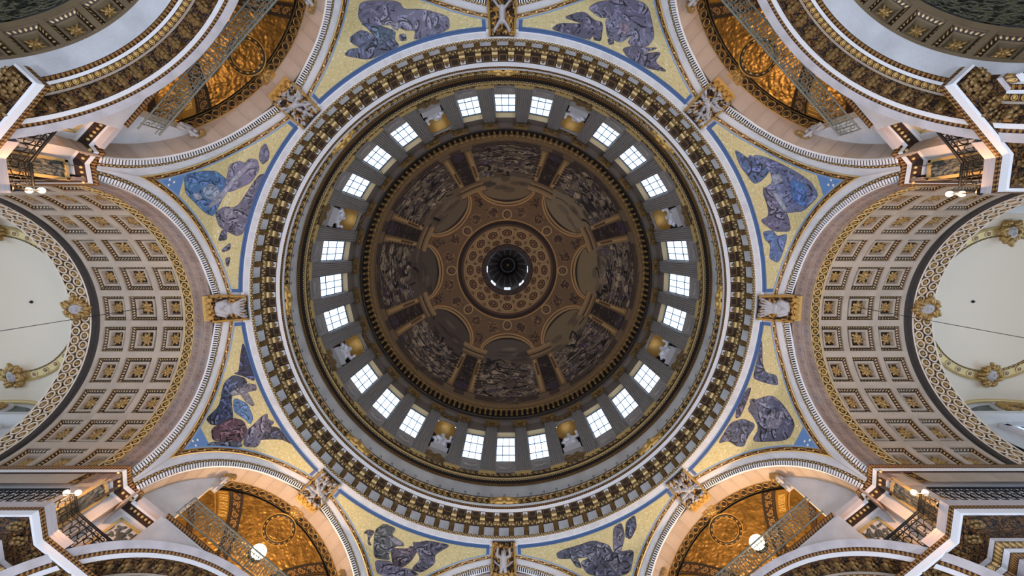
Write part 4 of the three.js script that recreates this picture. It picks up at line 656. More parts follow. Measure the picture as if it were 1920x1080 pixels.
  put(-4.65, HR - 0.12, DC, PI / 2, PI / 2, 'gilt carved cartouche on the ' + (az ? 'upper' : 'lower') + ' edge of the ' + side + ' saucer dome ring');
  const hook = thing('ceiling_hook', 'small dark hook at the middle of the ' + side + ' saucer dome', 'hook', [cos(az * RAD) * DC, HA + HR + 1.42 + EYE, 0]);
  part('plate', new THREE.CylinderGeometry(0.1, 0.1, 0.06, 12), M.iron, hook); part('eye', new THREE.TorusGeometry(0.06, 0.02, 6, 12).translate(0, -0.09, 0), M.iron, hook);
}
tag(part('cable', bar([-22.25, 25.7 + EYE, 0], [-26.99, 22 + EYE, -0.65], 0.018, 6), M.iron), 'thin dark cable hanging from a coffer of the left vault', 'cable', 'cables under the vaults');
tag(part('cable', bar([22.25, 25.7 + EYE, 0], [28.35, 22 + EYE, -1.06], 0.018, 6), M.iron), 'thin dark cable hanging from a coffer of the right vault', 'cable', 'cables under the vaults');

// plain vaults on the other two sides, hardly in view
for (const az of [90, 270]) {
  const v = struct('barrel_vault', 'plain stone vault beyond the ' + DIRS[az] + ' arch', [0, HA + EYE, 0], turnOf(az)); seed = az;
  addVoussoirs(v, RA, 18.0, 19.12, 30, pinkTones);
  part('vault_shell', band(RA + 0.05, 19.1, RA + 0.05, 39, -1.7, 1.7, 60, true), M.vault, v);
  part('vault_back', band(RA + 0.5, 18, RA + 0.5, 39, -1.75, 1.75, 60), M.brick, v);
}

// ---------- piers: cornices swept along their broken outline ----------
// Path in the quadrant x, z > 0 (interior on the left when walked from the right arm to the diagonal); profile [offset behind the edge, height].
function sweep(path, prof, sx, sz, vm) {
  const P = path.map(([x, z]) => [x * sx, z * sz]), f = sx * sz, n = P.length;
  const nrm = (a, b) => { const d = norm([b[0] - a[0], b[1] - a[1]]); return [d[1] * f, -d[0] * f]; };  // pointing away from the interior
  const off = P.map((p, i) => { const a = i ? nrm(P[i - 1], p) : null, b = i < n - 1 ? nrm(p, P[i + 1]) : null; if (!a) return b; if (!b) return a; const s = [a[0] + b[0], a[1] + b[1]], l = s[0] * s[0] + s[1] * s[1]; const k = 2 / max(l, 0.35); return [s[0] * k, s[1] * k]; });
  const gs = []; let L = 0;
  for (let i = 0; i + 1 < n; i++) {
    const len = hypot(P[i + 1][0] - P[i][0], P[i + 1][1] - P[i][1]);
    for (let k = 0; k + 1 < prof.length; k++) { const at = (j, [o, h]) => [P[j][0] + off[j][0] * o, h + EYE, P[j][1] + off[j][1] * o]; const s = L; gs.push(grid(1, 1, (u, v) => [0, 1, 2].map((c) => lerp(lerp(at(i, prof[k])[c], at(i + 1, prof[k])[c], u), lerp(at(i, prof[k + 1])[c], at(i + 1, prof[k + 1])[c], u), v)), (u, v) => [s + u * len, v * (vm || 1)])); }
    L += len;
  }
  return merge(gs);
}
const mirrorPath = (p) => [...p, ...p.slice().reverse().map(([x, z]) => [z, x])];
// curled acanthus leaf under a cornice, pointing along +z
const acanthus = (k) => { const l = [box(0.2 * k, 0.1 * k, 0.46 * k, 0, 0.1 * k, 0)]; for (const [x, y, z, r] of [[0, -0.06, 0.2, 0.11], [0, -0.14, 0.1, 0.1], [-0.12, -0.03, 0.12, 0.08], [0.12, -0.03, 0.12, 0.08], [-0.14, -0.02, -0.04, 0.08], [0.14, -0.02, -0.04, 0.08], [0, -0.1, -0.08, 0.1], [-0.1, -0.02, -0.18, 0.07], [0.1, -0.02, -0.18, 0.07]]) { const g = new THREE.IcosahedronGeometry(r * k, 0); g.scale(1, 0.75, 1.25); g.translate(x * k, y * k, z * k); l.push(g); } return merge(l); };
const impostHalf = [[39, 6.62], [17.85, 6.62], [17.9, 7.5], [17.4, 8.02], [17.6, 8.3], [16.5, 9.32], [16.32, 9.1]];
const impost = mirrorPath(impostHalf);
const entHalf = [[39, 5.9], [17.35, 5.9], [17.35, 7.1], [15.07, 9.38], [15.7, 10.01]];
const entHalf2 = entHalf.slice().reverse().map(([x, z]) => [z, x]);
const dotted = (path, sx, sz, off, h, step, a, b) => { // row of gilt beads under the impost cornice
  const out = [], f = sx * sz; for (let i = a; i < b; i++) { const p = path[i], q = path[i + 1], l = hypot(q[0] - p[0], q[1] - p[1]), m = floor(l / step), d = norm([(q[0] - p[0]) * sx, (q[1] - p[1]) * sz]), nn = [d[1] * f, -d[0] * f]; for (let k = 0; k < m; k++) { const t = (k + 0.5) / m; out.push(new THREE.Matrix4().makeTranslation(lerp(p[0], q[0], t) * sx + nn[0] * off, h + EYE, lerp(p[1], q[1], t) * sz + nn[1] * off)); } } return out; };
const beadGeo = new THREE.SphereGeometry(0.07, 8, 6);
const panelRelief = (() => { seed = 808; const c = []; for (let i = 0; i < 60; i++) { const x = (rnd() - 0.5), y = (rnd() - 0.5) * 2.2, a = rnd() * 6.28; c.push([x, y, x + cos(a) * 0.16, y + sin(a) * 0.16, 0.07, 0.07]); } return (w, h) => merge([relief(w, h, c.map((k) => k.map((q, i) => i < 4 ? q * (i % 2 ? h / 2.4 : w) : q)), 26, 44, (x, y, z) => [x, y, z])]); })();
function goldPanel(parent, p, q, h0, h1, sx, sz) { // framed marble panel on a pier face from p to q
  const f = sx * sz, A = [p[0] * sx, p[1] * sz], B = [q[0] * sx, q[1] * sz], d = norm([B[0] - A[0], B[1] - A[1]]), nn = [-d[1] * f, d[0] * f], w = hypot(B[0] - A[0], B[1] - A[1]), h = h1 - h0;
  const o = new THREE.Group(); o.name = 'framed_panel'; o.matrixAutoUpdate = true; const X = f > 0 ? [d[0], 0, d[1]] : [-d[0], 0, -d[1]];
  const Z = [nn[0], 0, nn[1]], mtx = new THREE.Matrix4().makeBasis(new THREE.Vector3(...cross([0, 1, 0], Z)), new THREE.Vector3(0, 1, 0), new THREE.Vector3(...Z)); o.quaternion.setFromRotationMatrix(mtx);
  o.position.set((A[0] + B[0]) / 2 + nn[0] * 0.03, (h0 + h1) / 2 + EYE, (A[1] + B[1]) / 2 + nn[1] * 0.03); parent.add(o);
  part('marble_field', panelRelief(w * 0.76, h * 0.9), M.verd, o);
  part('gilt_frame', merge([box(w * 0.92, 0.12, 0.1, 0, h / 2 - 0.06, 0.03), box(w * 0.92, 0.12, 0.1, 0, -h / 2 + 0.06, 0.03), box(0.12, h, 0.1, -w * 0.42, 0, 0.03), box(0.12, h, 0.1, w * 0.42, 0, 0.03)]), M.goldLine, o);
}
// wrought iron railing along a polyline: rails, uprights, scrolls
const scrollGeo = merge([new THREE.TorusGeometry(0.15, 0.02, 5, 14, 5).translate(0, 0.52, 0), new THREE.TorusGeometry(0.08, 0.018, 5, 10, 5).translate(0.06, 0.2, 0), new THREE.TorusGeometry(0.1, 0.018, 5, 12, 5).translate(-0.04, 0.85, 0), bar([0, 0.1, 0], [0, 0.95, 0], 0.014, 5)]);
function railing(o, path, h0, hgt, m, step, bulge = 0) {
  let U = []; const up = [];
  for (let i = 0; i + 1 < path.length; i++) { const p = path[i], q = path[i + 1], l = hypot(q[0] - p[0], q[1] - p[1]), n = max(1, round(l / step)); for (let k = 0; k < n; k++) up.push([lerp(p[0], q[0], k / n), lerp(p[1], q[1], k / n), atan2(-(q[1] - p[1]), q[0] - p[0])]); }
  const line = (h, r, name) => part(name, merge(path.slice(1).map((q, i) => bar([path[i][0], h + EYE, path[i][1]], [q[0], h + EYE, q[1]], r, 6))), m, o);
  line(h0 + hgt, 0.05, 'top_rail'); line(h0 + 0.08, 0.04, 'bottom_rail'); line(h0 + hgt * 0.82, 0.025, 'middle_rail');
  const ug = merge([bar([0, 0, 0], [0, hgt, 0], 0.026, 6), new THREE.SphereGeometry(0.05, 8, 6).translate(0, hgt * 0.5, 0)]);
  up.forEach(([x, z, a], i) => { const b = part('baluster', ug, m, o); b.position.set(x, h0 + EYE, z); if (i + 1 < up.length) { const s = part('scroll', scrollGeo, m, b); s.rotation.y = a; s.position.set(cos(a) * step / 2, 0.1, -sin(a) * step / 2); s.scale.setScalar(hgt / 1.15); } });
}
for (const [sx, sz, name] of [[-1, 1, 'upper left'], [1, 1, 'upper right'], [-1, -1, 'lower left'], [1, -1, 'lower right']]) {
  const o = struct('impost_cornice', 'dark beaded cornice round the ' + name + ' piers and gallery');
  const sw = (name2, prof, m, path = impost) => part(name2, sweep(path, prof, sx, sz), m, o);
  sw('white_fascia', [[0.42, 18.3], [0.4, 18.42]], M.trim);
  sw('bed_mould', [[0.4, 18.42], [0.37, 18.5], [0.33, 18.56], [0.1, 18.6]], M.brown);
  sw('corona', [[0.1, 18.6], [0.08, 18.8]], M.trim);
  sw('gilt_cyma', [[0.08, 18.8], [0.0, 19.0]], M.leafSmall);
  sw('cornice_top', [[0.0, 19.0], [1.3, 19.02]], M.stone);
  scatter('bead', beadGeo, M.goldLine, dotted(impost, sx, sz, 0.23, 18.55, 0.2, 1, 12), o);
  const arms = (p) => p; // cornices along the arms carry small leaves
  // wall of the pier between the two cornices, and its framed marble panels
  const w = struct('pier', 'white stone pier with framed marble panels at the ' + name);
  const inner = [...impostHalf, [15.9, 9.52]], inner2 = inner.slice().reverse().map(([x, z]) => [z, x]);
  part('upper_wall', merge([inner, inner2].map((p) => sweep(p, [[0.42, 15.2], [0.42, 18.35]], sx, sz, 3))), M.white, w);
  const off = 0.58, F = (p, q) => [p, q];
  goldPanel(w, [18.3, 6.72], [18.3, 7.62], 15.4, 18.1, sx, sz); goldPanel(w, [17.85, 8.72], [16.85, 9.6], 15.4, 18.1, sx, sz);
  goldPanel(w, [7.62, 18.3], [6.72, 18.3], 15.4, 18.1, sx, sz); goldPanel(w, [9.6, 16.85], [8.72, 17.85], 15.4, 18.1, sx, sz);
  part('lower_wall', merge([entHalf, entHalf2].map((p) => sweep(p, [[0.95, -1.6], [0.95, 13.35]], sx, sz, 14))), M.stone, w);
  const e = struct('main_entablature', 'main gilded entablature round the ' + name + ' piers');
  const se = (name2, prof, m) => part(name2, merge([entHalf, entHalf2].map((p) => sweep(p, prof, sx, sz))), m, e);
  se('gilt_moulding', [[0.95, 13.27], [0.86, 13.47]], M.leafSmall); se('white_fascia', [[0.86, 13.47], [0.84, 13.64]], M.trim);
  se('egg_moulding', [[0.84, 13.64], [0.72, 13.84]], M.egg); se('bed', [[0.72, 13.84], [0.7, 13.98]], M.stone); se('leaf_soffit', [[0.7, 13.98], [0.6, 14.2], [0.1, 14.4]], M.foliage);
  se('corona', [[0.1, 14.4], [0.02, 14.42], [0.0, 14.64]], M.trim); se('gilt_fillet', [[0.0, 14.64], [-0.02, 14.7], [-0.03, 14.8]], M.leafSmall); const topHalf = [[39, 5.9], [17.35, 5.9], [17.35, 7.1], [16.8, 7.65]], topHalf2 = topHalf.slice().reverse().map(([x, z]) => [z, x]);
  const st = (name2, prof) => part(name2, merge([topHalf, topHalf2].map((p) => sweep(p, prof, sx, sz))), M.stone, e);
  st('stone_cyma', [[-0.03, 14.8], [-0.02, 14.88], [0.0, 15.05], [0.02, 15.2]]); st('entablature_top', [[0.02, 15.2], [2.2, 15.25]]);
  // acanthus brackets under the corona, each its own piece
  const ac = acanthus(0.9);
  for (const p of [entHalf.slice(1, 5), entHalf2.slice(0, 4)]) for (let i = 0; i + 1 < p.length; i++) {
    const A = p[i], B = p[i + 1], l = hypot(B[0] - A[0], B[1] - A[1]), n = max(1, round(l / 0.5)), d = norm([(B[0] - A[0]) * sx, (B[1] - A[1]) * sz]), f = sx * sz, nn = [d[1] * f, -d[0] * f];
    for (let k = 0; k < n; k++) { const t = (k + 0.5) / n, b = part('acanthus_bracket', ac, M.bronze, e); b.position.set(lerp(A[0], B[0], t) * sx + nn[0] * 0.38, 14.2 + EYE, lerp(A[1], B[1], t) * sz + nn[1] * 0.38); b.rotation.y = atan2(nn[0], nn[1]); }
  }
  // balcony railing on the ledge, the pier on the side of the coffered vault
  const S = ([x, z]) => [x * sx, z * sz];
  const r = thing('balcony_railing', 'black wrought iron balcony railing with scrolls on the ' + name + ' pier ledge', 'railing', [0, 0, 0], 0, 'balcony railings on the piers');
  railing(r, [[17.82, 6.3], [17.82, 7.2], [17.3, 7.75], [16.15, 8.92], [16.75, 9.3]].map(S), 15.2, 1.15, M.iron, 0.36);
  const r3 = thing('balcony_railing', 'black wrought iron railing along the ledge of the ' + (sx < 0 ? 'left' : 'right') + ' arm on its ' + (sz < 0 ? 'lower' : 'upper') + ' side', 'railing', [0, 0, 0], 0, 'railings along the arms');
  railing(r3, [[18.05, 6.15], [34, 6.15]].map(S), 15.2, 1.15, M.iron, 0.42);
}

// ---------- carved keystones of the eight arches ----------
{
  const Wd = 1.5, H = 2.15, mapK = (l) => (x, y, z) => pend(x / 17, 1.24 - y, l + z);
  seed = 4001;
  const ground = []; for (let i = 0; i < 90; i++) { const x = (rnd() - 0.5) * 1.35, y = (rnd() - 0.5) * 2, a = rnd() * 6.28, l = 0.1 + rnd() * 0.2; ground.push([x, y, x + cos(a) * l, y + sin(a) * l, 0.05 + rnd() * 0.06, 0.1 + rnd() * 0.14]); }
  const putto = [[0, 0.45, 0, 0.45, 0.16, 0.42], [0, 0.2, 0, -0.25, 0.22, 0.36], [-0.15, 0.2, -0.45, 0.35, 0.1, 0.28], [-0.45, 0.35, -0.4, 0.75, 0.09, 0.26], [0.15, 0.2, 0.45, 0.35, 0.1, 0.28], [0.45, 0.35, 0.4, 0.75, 0.09, 0.26], [-0.08, -0.25, -0.18, -0.8, 0.12, 0.28], [0.08, -0.25, 0.14, -0.8, 0.12, 0.28], [-0.6, -0.1, -0.15, -0.45, 0.05, 0.22], [0.6, -0.1, 0.15, -0.45, 0.05, 0.22]];
  const ribbons = [[-0.45, 0.85, 0, 0.2, 0.09, 0.28], [0.45, 0.85, 0, 0.2, 0.09, 0.28], [-0.5, -0.75, 0, -0.1, 0.08, 0.26], [0.5, -0.75, 0, -0.1, 0.08, 0.26], [0, 0.35, 0, -0.3, 0.17, 0.34], [-0.5, -0.75, -0.2, -0.98, 0.08, 0.24], [0.5, -0.75, 0.2, -0.98, 0.08, 0.24], [0, -0.8, 0, -0.9, 0.13, 0.25]];
  const face = [[0, -0.1, 0, -0.3, 0.4, 0.34], [0, -0.12, 0, -0.25, 0.1, 0.46], [-0.16, -0.02, -0.1, -0.02, 0.07, 0.42], [0.16, -0.02, 0.1, -0.02, 0.07, 0.42], [-0.42, -0.1, -0.3, -0.5, 0.13, 0.34], [0.42, -0.1, 0.3, -0.5, 0.13, 0.34], [-0.2, 0.2, 0.2, 0.2, 0.16, 0.4]]; for (let i = -3; i <= 3; i++) face.push([i * 0.1, 0.4, i * 0.2, 0.95, 0.07, 0.24]);
  const star = []; for (let i = 0; i < 80; i++) { const x = (rnd() - 0.5) * 1.25, y = (rnd() - 0.5) * 1.85, a = atan2(y, x) + (rnd() - 0.5) * 1.4, l = 0.1 + rnd() * 0.16; star.push([x, y, x + cos(a) * l, y + sin(a) * l, 0.045 + rnd() * 0.035, 0.2 + rnd() * 0.14]); } star.push([0, 0, 0, 0, 0.2, 0.34], [-0.2, 0.2, 0.2, -0.1, 0.12, 0.32]);
  const kinds = { 0: [face, 'mask with fanned rays'], 180: [face, 'mask with fanned rays'], 90: [ribbons, 'crossed ribbons'], 270: [putto, 'child with raised arms'], 45: [star, 'leaf star'], 135: [star, 'leaf star'], 225: [star, 'leaf star'], 315: [star, 'leaf star'] };
  const cache = new Map(), G = relief(Wd, H, ground, 44, 60, mapK(0.2));
  const side = (s) => { const f = (l0, l1, x0, x1) => grid(1, 20, (u, v) => pend(lerp(x0, x1, u) * s / 17, lerp(0.12, 2.34, v), lerp(l0, l1, u))); return merge([f(0, 0.38, Wd / 2 + 0.07, Wd / 2 + 0.07), f(0.38, 0.38, Wd / 2 + 0.07, Wd / 2 - 0.06), f(0.38, 0.1, Wd / 2 - 0.06, Wd / 2 - 0.06)]); };
  const S1_ = side(1), S2 = side(-1);
  const roll = merge([-0.55, -0.18, 0.18, 0.55].map((x) => new THREE.SphereGeometry(0.21, 14, 10).scale(0.85, 1, 1.3).translate(x, 25.22 + EYE, -17.98)).concat([box(1.55, 0.3, 0.5, 0, 25.35 + EYE, -18.15)]));
  const plate = grid(4, 10, (u, v) => pend(lerp(-Wd / 2, Wd / 2, u) / 17, lerp(0.12, 2.34, v), 0.16));
  for (const az of [0, 45, 90, 135, 180, 225, 270, 315]) {
    const [caps, what] = kinds[az], k = thing('carved_keystone', 'gilt framed carved keystone with ' + what + ' at the ' + DIRS[az] + ' of the ring', 'keystone', [0, 0, 0], turnOf(az), 'keystones round the gallery ring');
    if (!cache.has(caps)) cache.set(caps, relief(Wd, H, caps.map((c) => [c[0], c[1], c[2], c[3], c[4] * 1.2, c[5] * 1.35]), 48, 66, mapK(0.2), -0.06));
    part('carved_ground', G, M.goldMix, k); part('carved_figure', cache.get(caps), M.greystone, k); part('frame_bar', S1_, M.gold, k); part('frame_bar', S2, M.gold, k); part('scroll_foot', roll, M.gold, k); part('back_plate', plate, M.brown, k);
  }
}

// ---------- statues in the drum niches ----------
{
  const bones = [ // x0 y0 z0 r0  x1 y1 z1 r1 on a figure three metres tall, looking along +z
    [0, 2.72, 0.12, 0.2, 0, 2.55, 0.1, 0.16], [0, 2.45, 0.05, 0.11, 0, 2.3, 0.02, 0.14], [-0.3, 2.2, 0, 0.17, 0.3, 2.22, 0, 0.17], [0, 2.2, 0, 0.3, 0, 1.55, 0.02, 0.27], [0, 1.55, 0.02, 0.3, -0.05, 0.9, 0.08, 0.4], [-0.05, 0.9, 0.08, 0.38, -0.08, 0.2, 0.05, 0.5],
    [0.14, 1.4, 0.15, 0.2, 0.2, 0.85, 0.36, 0.2], [0.2, 0.85, 0.36, 0.17, 0.18, 0.22, 0.22, 0.2], [-0.42, 2.15, 0, 0.14, -0.68, 1.75, 0.12, 0.12], [-0.68, 1.75, 0.12, 0.11, -0.35, 1.6, 0.42, 0.08], [0.42, 2.17, 0, 0.14, 0.75, 1.95, 0.2, 0.12], [0.75, 1.95, 0.2, 0.1, 0.72, 2.4, 0.38, 0.08], [0.72, 2.42, 0.38, 0.09, 0.7, 2.55, 0.4, 0.07],
    [-0.3, 2.2, 0.18, 0.1, 0.25, 1.3, 0.34, 0.13], [0.3, 1.3, 0.3, 0.12, -0.35, 0.7, 0.4, 0.1], [-0.45, 1.6, 0.0, 0.13, -0.5, 0.5, 0.0, 0.17], [0.45, 1.7, -0.05, 0.13, 0.5, 0.6, 0.05, 0.13], [-0.2, 1.58, 0.48, 0.11, -0.45, 1.66, 0.42, 0.11]];
  const n = 72, mc = new MarchingCubes(n, M.greystone, false, false, 90000); mc.isolation = 0;
  const C = [0, 1.5, 0.1], S = 1.72;
  for (let k = 0; k < n; k++) for (let j = 0; j < n; j++) for (let i = 0; i < n; i++) {
    const x = (i - n / 2) / (n / 2) * S + C[0], y = (j - n / 2) / (n / 2) * S + C[1], z = (k - n / 2) / (n / 2) * S + C[2]; let e = 0, dm = 9;
    for (const [ax, ay, az, ar, bx, by, bz, br] of bones) { const dx = bx - ax, dy = by - ay, dz = bz - az, t = clamp(((x - ax) * dx + (y - ay) * dy + (z - az) * dz) / (dx * dx + dy * dy + dz * dz), 0, 1); const d = hypot(x - ax - dx * t, y - ay - dy * t, z - az - dz * t) - lerp(ar, br, t); dm = min(dm, d); e += Math.exp(-d * 16); }
    let d = dm > 1 ? dm : -Math.log(e + 1e-12) / 16; if (y < 2.2) d += 0.028 * sin(atan2(z, x) * 11 + y * 3.2) * clamp(2.2 - y, 0, 1);
    if (y < 0.08) d = max(d, 0.08 - y);
    mc.field[i + j * n + k * n * n] = -d;
  }
  mc.update();
  const body = new THREE.BufferGeometry(), cnt = mc.count; const pa = new Float32Array(cnt * 3), na = new Float32Array(cnt * 3);
  for (let i = 0; i < cnt * 3; i++) { pa[i] = mc.positionArray[i] * S + C[i % 3]; na[i] = mc.normalArray[i]; }
  body.setAttribute('position', new THREE.BufferAttribute(pa, 3)); body.setAttribute('normal', new THREE.BufferAttribute(na, 3)); body.setAttribute('uv', new THREE.BufferAttribute(new Float32Array(cnt * 2), 2));
  const plinth = merge([box(1.5, 0.1, 0.95, 0, 0.05, 0.1), new THREE.CylinderGeometry(0.6, 0.68, 0.08, 24).translate(0, 0.13, 0.1)]);
  const book = box(0.34, 0.44, 0.09); const marble = mat('white marble', { color: 0xf1eff0, roughness: 0.5 });
  const nm = { 22.5: 'right, above the middle', 67.5: 'top, right of centre', 112.5: 'top, left of centre', 157.5: 'left, above the middle', 202.5: 'left, below the middle', 247.5: 'bottom, left of centre', 292.5: 'bottom, right of centre', 337.5: 'right, below the middle' };
  for (let k = 0; k < 8; k++) {
    const az = 22.5 + k * 45, a = az * RAD, r = rw(36) + 0.1;
    const t = thing('statue', 'white marble robed statue under a gold niche head at the ' + nm[az], 'statue', [r * cos(a), 36.02 + EYE, r * sin(a)], turnOf(az), 'statues in the drum niches');
    t.scale.set(1.12, 1.04, 1.0); part('figure', body, marble, t); part('plinth', plinth, M.greystone, t); const b = part('book', book, M.greystone, t); b.position.set(-0.3, 1.62, 0.55); b.rotation.set(-0.5, 0.3, 0.2);
  }
}

// ---------- the four diagonal bays: gilded half dome over a gallery, lower arch below ----------
{
  const D2 = 18.95, SJ = 4.85, DS = 19.68, RS = 6.6;
  const bay = new THREE.Group(); seed = 2024;
  addVoussoirs(bay, RA, 18.0, 19.12, 26, paleTones);
  part('gilt_band', band(RA + 0.02, 19.12, RA + 0.02, 19.7, -0.86, 0.86, 60), M.mosaicBrown, bay);
  part('gilt_fillet', merge([band(RA - 0.02, 19.1, RA - 0.02, 19.15, -0.86, 0.86, 60), band(RA - 0.02, 19.66, RA - 0.02, 19.72, -0.86, 0.86, 60)]), M.gilt, bay);
  const g1 = guilloche(0.2, 0.035).translate(0, RA - 0.01, -19.4), b1 = new THREE.SphereGeometry(0.09, 8, 5).scale(1, 0.5, 1).translate(0, RA - 0.01, -19.4);
  for (let i = -11; i <= 11; i++) { if (abs(i) < 1) continue; const r = part('guilloche_ring', g1, M.gilt, bay); r.rotation.z = -i * 0.075; part('boss', b1, M.deep, r); }
  { const c = []; for (let i = 0; i < 8; i++) { const a = i * PI / 4; c.push([cos(a) * 0.12, sin(a) * 0.12, cos(a) * 0.3, sin(a) * 0.3, 0.1, 0.14]); } c.push([0, 0, 0, 0, 0.14, 0.22]); part('crown_flower', relief(0.9, 0.9, c, 24, 24, (x, y, z) => [x, RA - 0.02 - z, -19.4 + y]), M.gilt, bay); }
  for (const s of [1, -1]) {                                            // white wall either side of the narrower opening
    const sh = new THREE.Shape(); sh.moveTo(SJ * s, -1.2); sh.lineTo(7.3 * s, -1.2); sh.lineTo(7.3 * s, 0); for (let i = 0; i <= 24; i++) { const t = lerp(PI / 2, asin(SJ / (RA + 0.15)), i / 24); sh.lineTo((RA + 0.15) * sin(t) * s, (RA + 0.15) * cos(t)); } sh.lineTo(SJ * s, -1.2);
    part('jamb_wall', new THREE.ExtrudeGeometry(sh, { depth: 0.7, bevelEnabled: false }).translate(0, 0, -D2 - 0.7), M.white, bay);
    const c = new THREE.Group(); c.name = 'console'; c.position.set(SJ * s - 0.22 * s, 4.35, -D2 + 0.1); bay.add(c);
    part('volute', merge([new THREE.TorusGeometry(0.2, 0.085, 8, 20, 5.2).rotateY(PI / 2).translate(0, 0.1, 0.2), new THREE.CylinderGeometry(0.1, 0.1, 0.42, 12).rotateZ(PI / 2).translate(0, 0.1, 0.2), new THREE.TorusGeometry(0.13, 0.07, 8, 16, 5.2).rotateY(PI / 2).translate(0, -0.5, 0.05), box(0.36, 0.7, 0.25, 0, -0.2, -0.05)]), M.greystone, c);
    part('console_leaf', merge([0, 1, 2, 3].map((i) => new THREE.IcosahedronGeometry(0.2, 1).scale(0.8, 1.2, 0.6).translate((i - 1.5) * 0.16, 0.5 + (i % 2) * 0.12, 0.25))), M.gilt, c);
  }
  const sp = (az, el, r = RS) => [r * sin(az) * cos(el), r * sin(el), -(DS + r * cos(az) * cos(el))];
  part('half_dome', merge([grid(64, 32, (u, v) => sp(lerp(-PI / 2, PI / 2, u), v * PI / 2 * 0.999), (u, v) => { const q = sp(lerp(-PI / 2, PI / 2, u), v * PI / 2 * 0.999); return [q[0], q[2] + q[1] * 0.3]; }), grid(64, 3, (u, v) => { const q = sp(lerp(-PI / 2, PI / 2, u), 0); return [q[0], lerp(-0.2, 0, v), q[2]]; }, (u, v) => [u * 20, v])]), M.mosaicGold, bay);
  part('half_dome_back', grid(24, 12, (u, v) => sp(lerp(-PI / 2, PI / 2, u), v * PI / 2 * 0.999, RS + 0.6)), M.brick, bay);
  const onS = (s, o, lift) => { const r = RS - lift; return [s, sqrt(max(0.05, r * r - s * s - o * o)), -(DS + o)]; };
  for (const s of [1, -1]) {
    const cl = (o) => 3.28 - 0.58 * o, strip = (a, b, l, m) => part(m[0], grid(40, 2, (u, v) => { const o = lerp(-0.05, 4.4, u); return onS(s * (cl(o) + lerp(a, b, v)), o, l); }, (u, v) => [u * 5, v]), m[1], bay);
    strip(-0.06, 0.06, 0.14, ['rib_edge', M.deep]); strip(0.06, 0.56, 0.1, ['patterned_rib', M.mosaicBrown]); strip(0.56, 0.66, 0.14, ['rib_edge', M.deep]);
    strip(1.34, 1.42, 0.08, ['gilt_fillet', M.gold]); strip(2.2, 2.45, 0.1, ['patterned_rib', M.brown]);
  }
  const med = (rad, tube, m, name, seg = 40) => { const g = part(name, new THREE.TorusGeometry(rad, tube, 8, seg), m, bay); const d = norm([-0.05, 6.53, -0.95]); g.position.set(-0.05, 6.42, -(DS + 0.93)); g.quaternion.setFromUnitVectors(new THREE.Vector3(0, 0, 1), new THREE.Vector3(...d)); return g; };
  med(0.92, 0.1, mat('dark wreath mosaic', { color: 0x2e2412, roughness: 0.5 }), 'wreath_ring'); med(0.8, 0.035, M.gold, 'gilt_ring'); med(1.06, 0.04, M.gold, 'gilt_ring');
  { const w = med(0.92, 0.02, M.deep, 'ring_core', 24); for (let i = 0; i < 16; i++) { const a = i * PI / 8, b = part('wreath_leaf', new THREE.IcosahedronGeometry(0.1, 0), M.gilt, w); b.position.set(cos(a) * 0.92, sin(a) * 0.92, -0.1); b.scale.set(1.1, 0.7, 0.5); b.rotation.z = a + PI / 2; } }
  part('gallery_floor', box(13, 0.25, 9, 0, 18.85 - HA - 0.02, -22.6), M.stone, bay);
  // lettered band beside each rib
  const word = (txt) => { const t = canvas(512, 96, (c, w, h) => { c.fillStyle = '#8d6a2a'; c.fillRect(0, 0, w, h); c.fillStyle = '#e3c271'; c.font = 'bold 74px serif'; c.textAlign = 'center'; c.textBaseline = 'middle'; if (txt) c.fillText(txt, w / 2, h / 2 + 4, w * 0.92); else for (let i = 0; i < 9; i++) { const x = 30 + i * 52; c.fillRect(x, 14, 11, 68); if (i % 3) { c.fillRect(x + 26, 14, 6, 68); c.fillRect(x, i % 2 ? 14 : 44, 30, 7); } } }); t.wrapS = t.wrapT = THREE.ClampToEdgeWrapping; return mat('lettered mosaic', { map: t, roughness: 0.5, metalness: 0.3 }); };
  const letterBand = (s) => grid(30, 2, (u, v) => { const o = lerp(-0.02, 1.9, u), a = lerp(0.72, 1.3, v), q = 3.28 - 0.58 * o; return onS(s * (q + a), o, 0.06); }, (u, v) => [s > 0 ? 1 - u : u, s > 0 ? 1 - v : 1 - v]);
  const LB = { 1: letterBand(1), '-1': letterBand(-1) };
  // lower arch
  const low = new THREE.Group(), t0 = -1.72, t1 = 1.72, n = 110, B = (name, R0, d0, R1, d1, m, vm) => part(name, band(R0, d0, R1, d1, t0, t1, n, vm), m, low);
  B('stone_cyma', 7.5, 17.55, 7.42, 17.33, M.stone, true); B('stone_cyma', 7.42, 17.33, 7.1, 17.42, M.stone, true);
  B('gilt_moulding', 7.1, 17.42, 6.95, 17.5, M.leafSmall); B('corona', 6.95, 17.5, 6.92, 17.42, M.trim); B('corona', 6.92, 17.42, 6.74, 17.46, M.trim);
  B('leaf_soffit', 6.74, 17.46, 6.35, 17.88, M.foliage); B('plain_fillet', 6.35, 17.88, 6.24, 17.88, M.vault); B('egg_moulding', 6.24, 17.88, 6.02, 17.97, M.egg); B('white_fillet', 6.02, 17.97, 5.9, 18.0, M.trim); B('gilt_leaf_edge', 5.9, 18.0, 5.7, 18.03, M.leafSmall);
  B('white_soffit', 5.7, 18.03, 5.66, 18.88, M.white, true);
  const ac = acanthus(1.05).translate(0, 6.5, -17.68);
  for (let i = -17; i <= 17; i++) { const b = part('acanthus_bracket', ac, M.bronze, low); b.rotation.z = -i * 0.095; }
  const LP = 13 * RAD, LT = 5.4 * RAD, lc = [19.02, 20.12], cp = cofferParts(5.66, LT, lc[0], lc[1], [0.72, 0.5]), brn = mat('brown vault stone', { color: 0x7d6a4c, map: rep(mottle, 2, 2) });
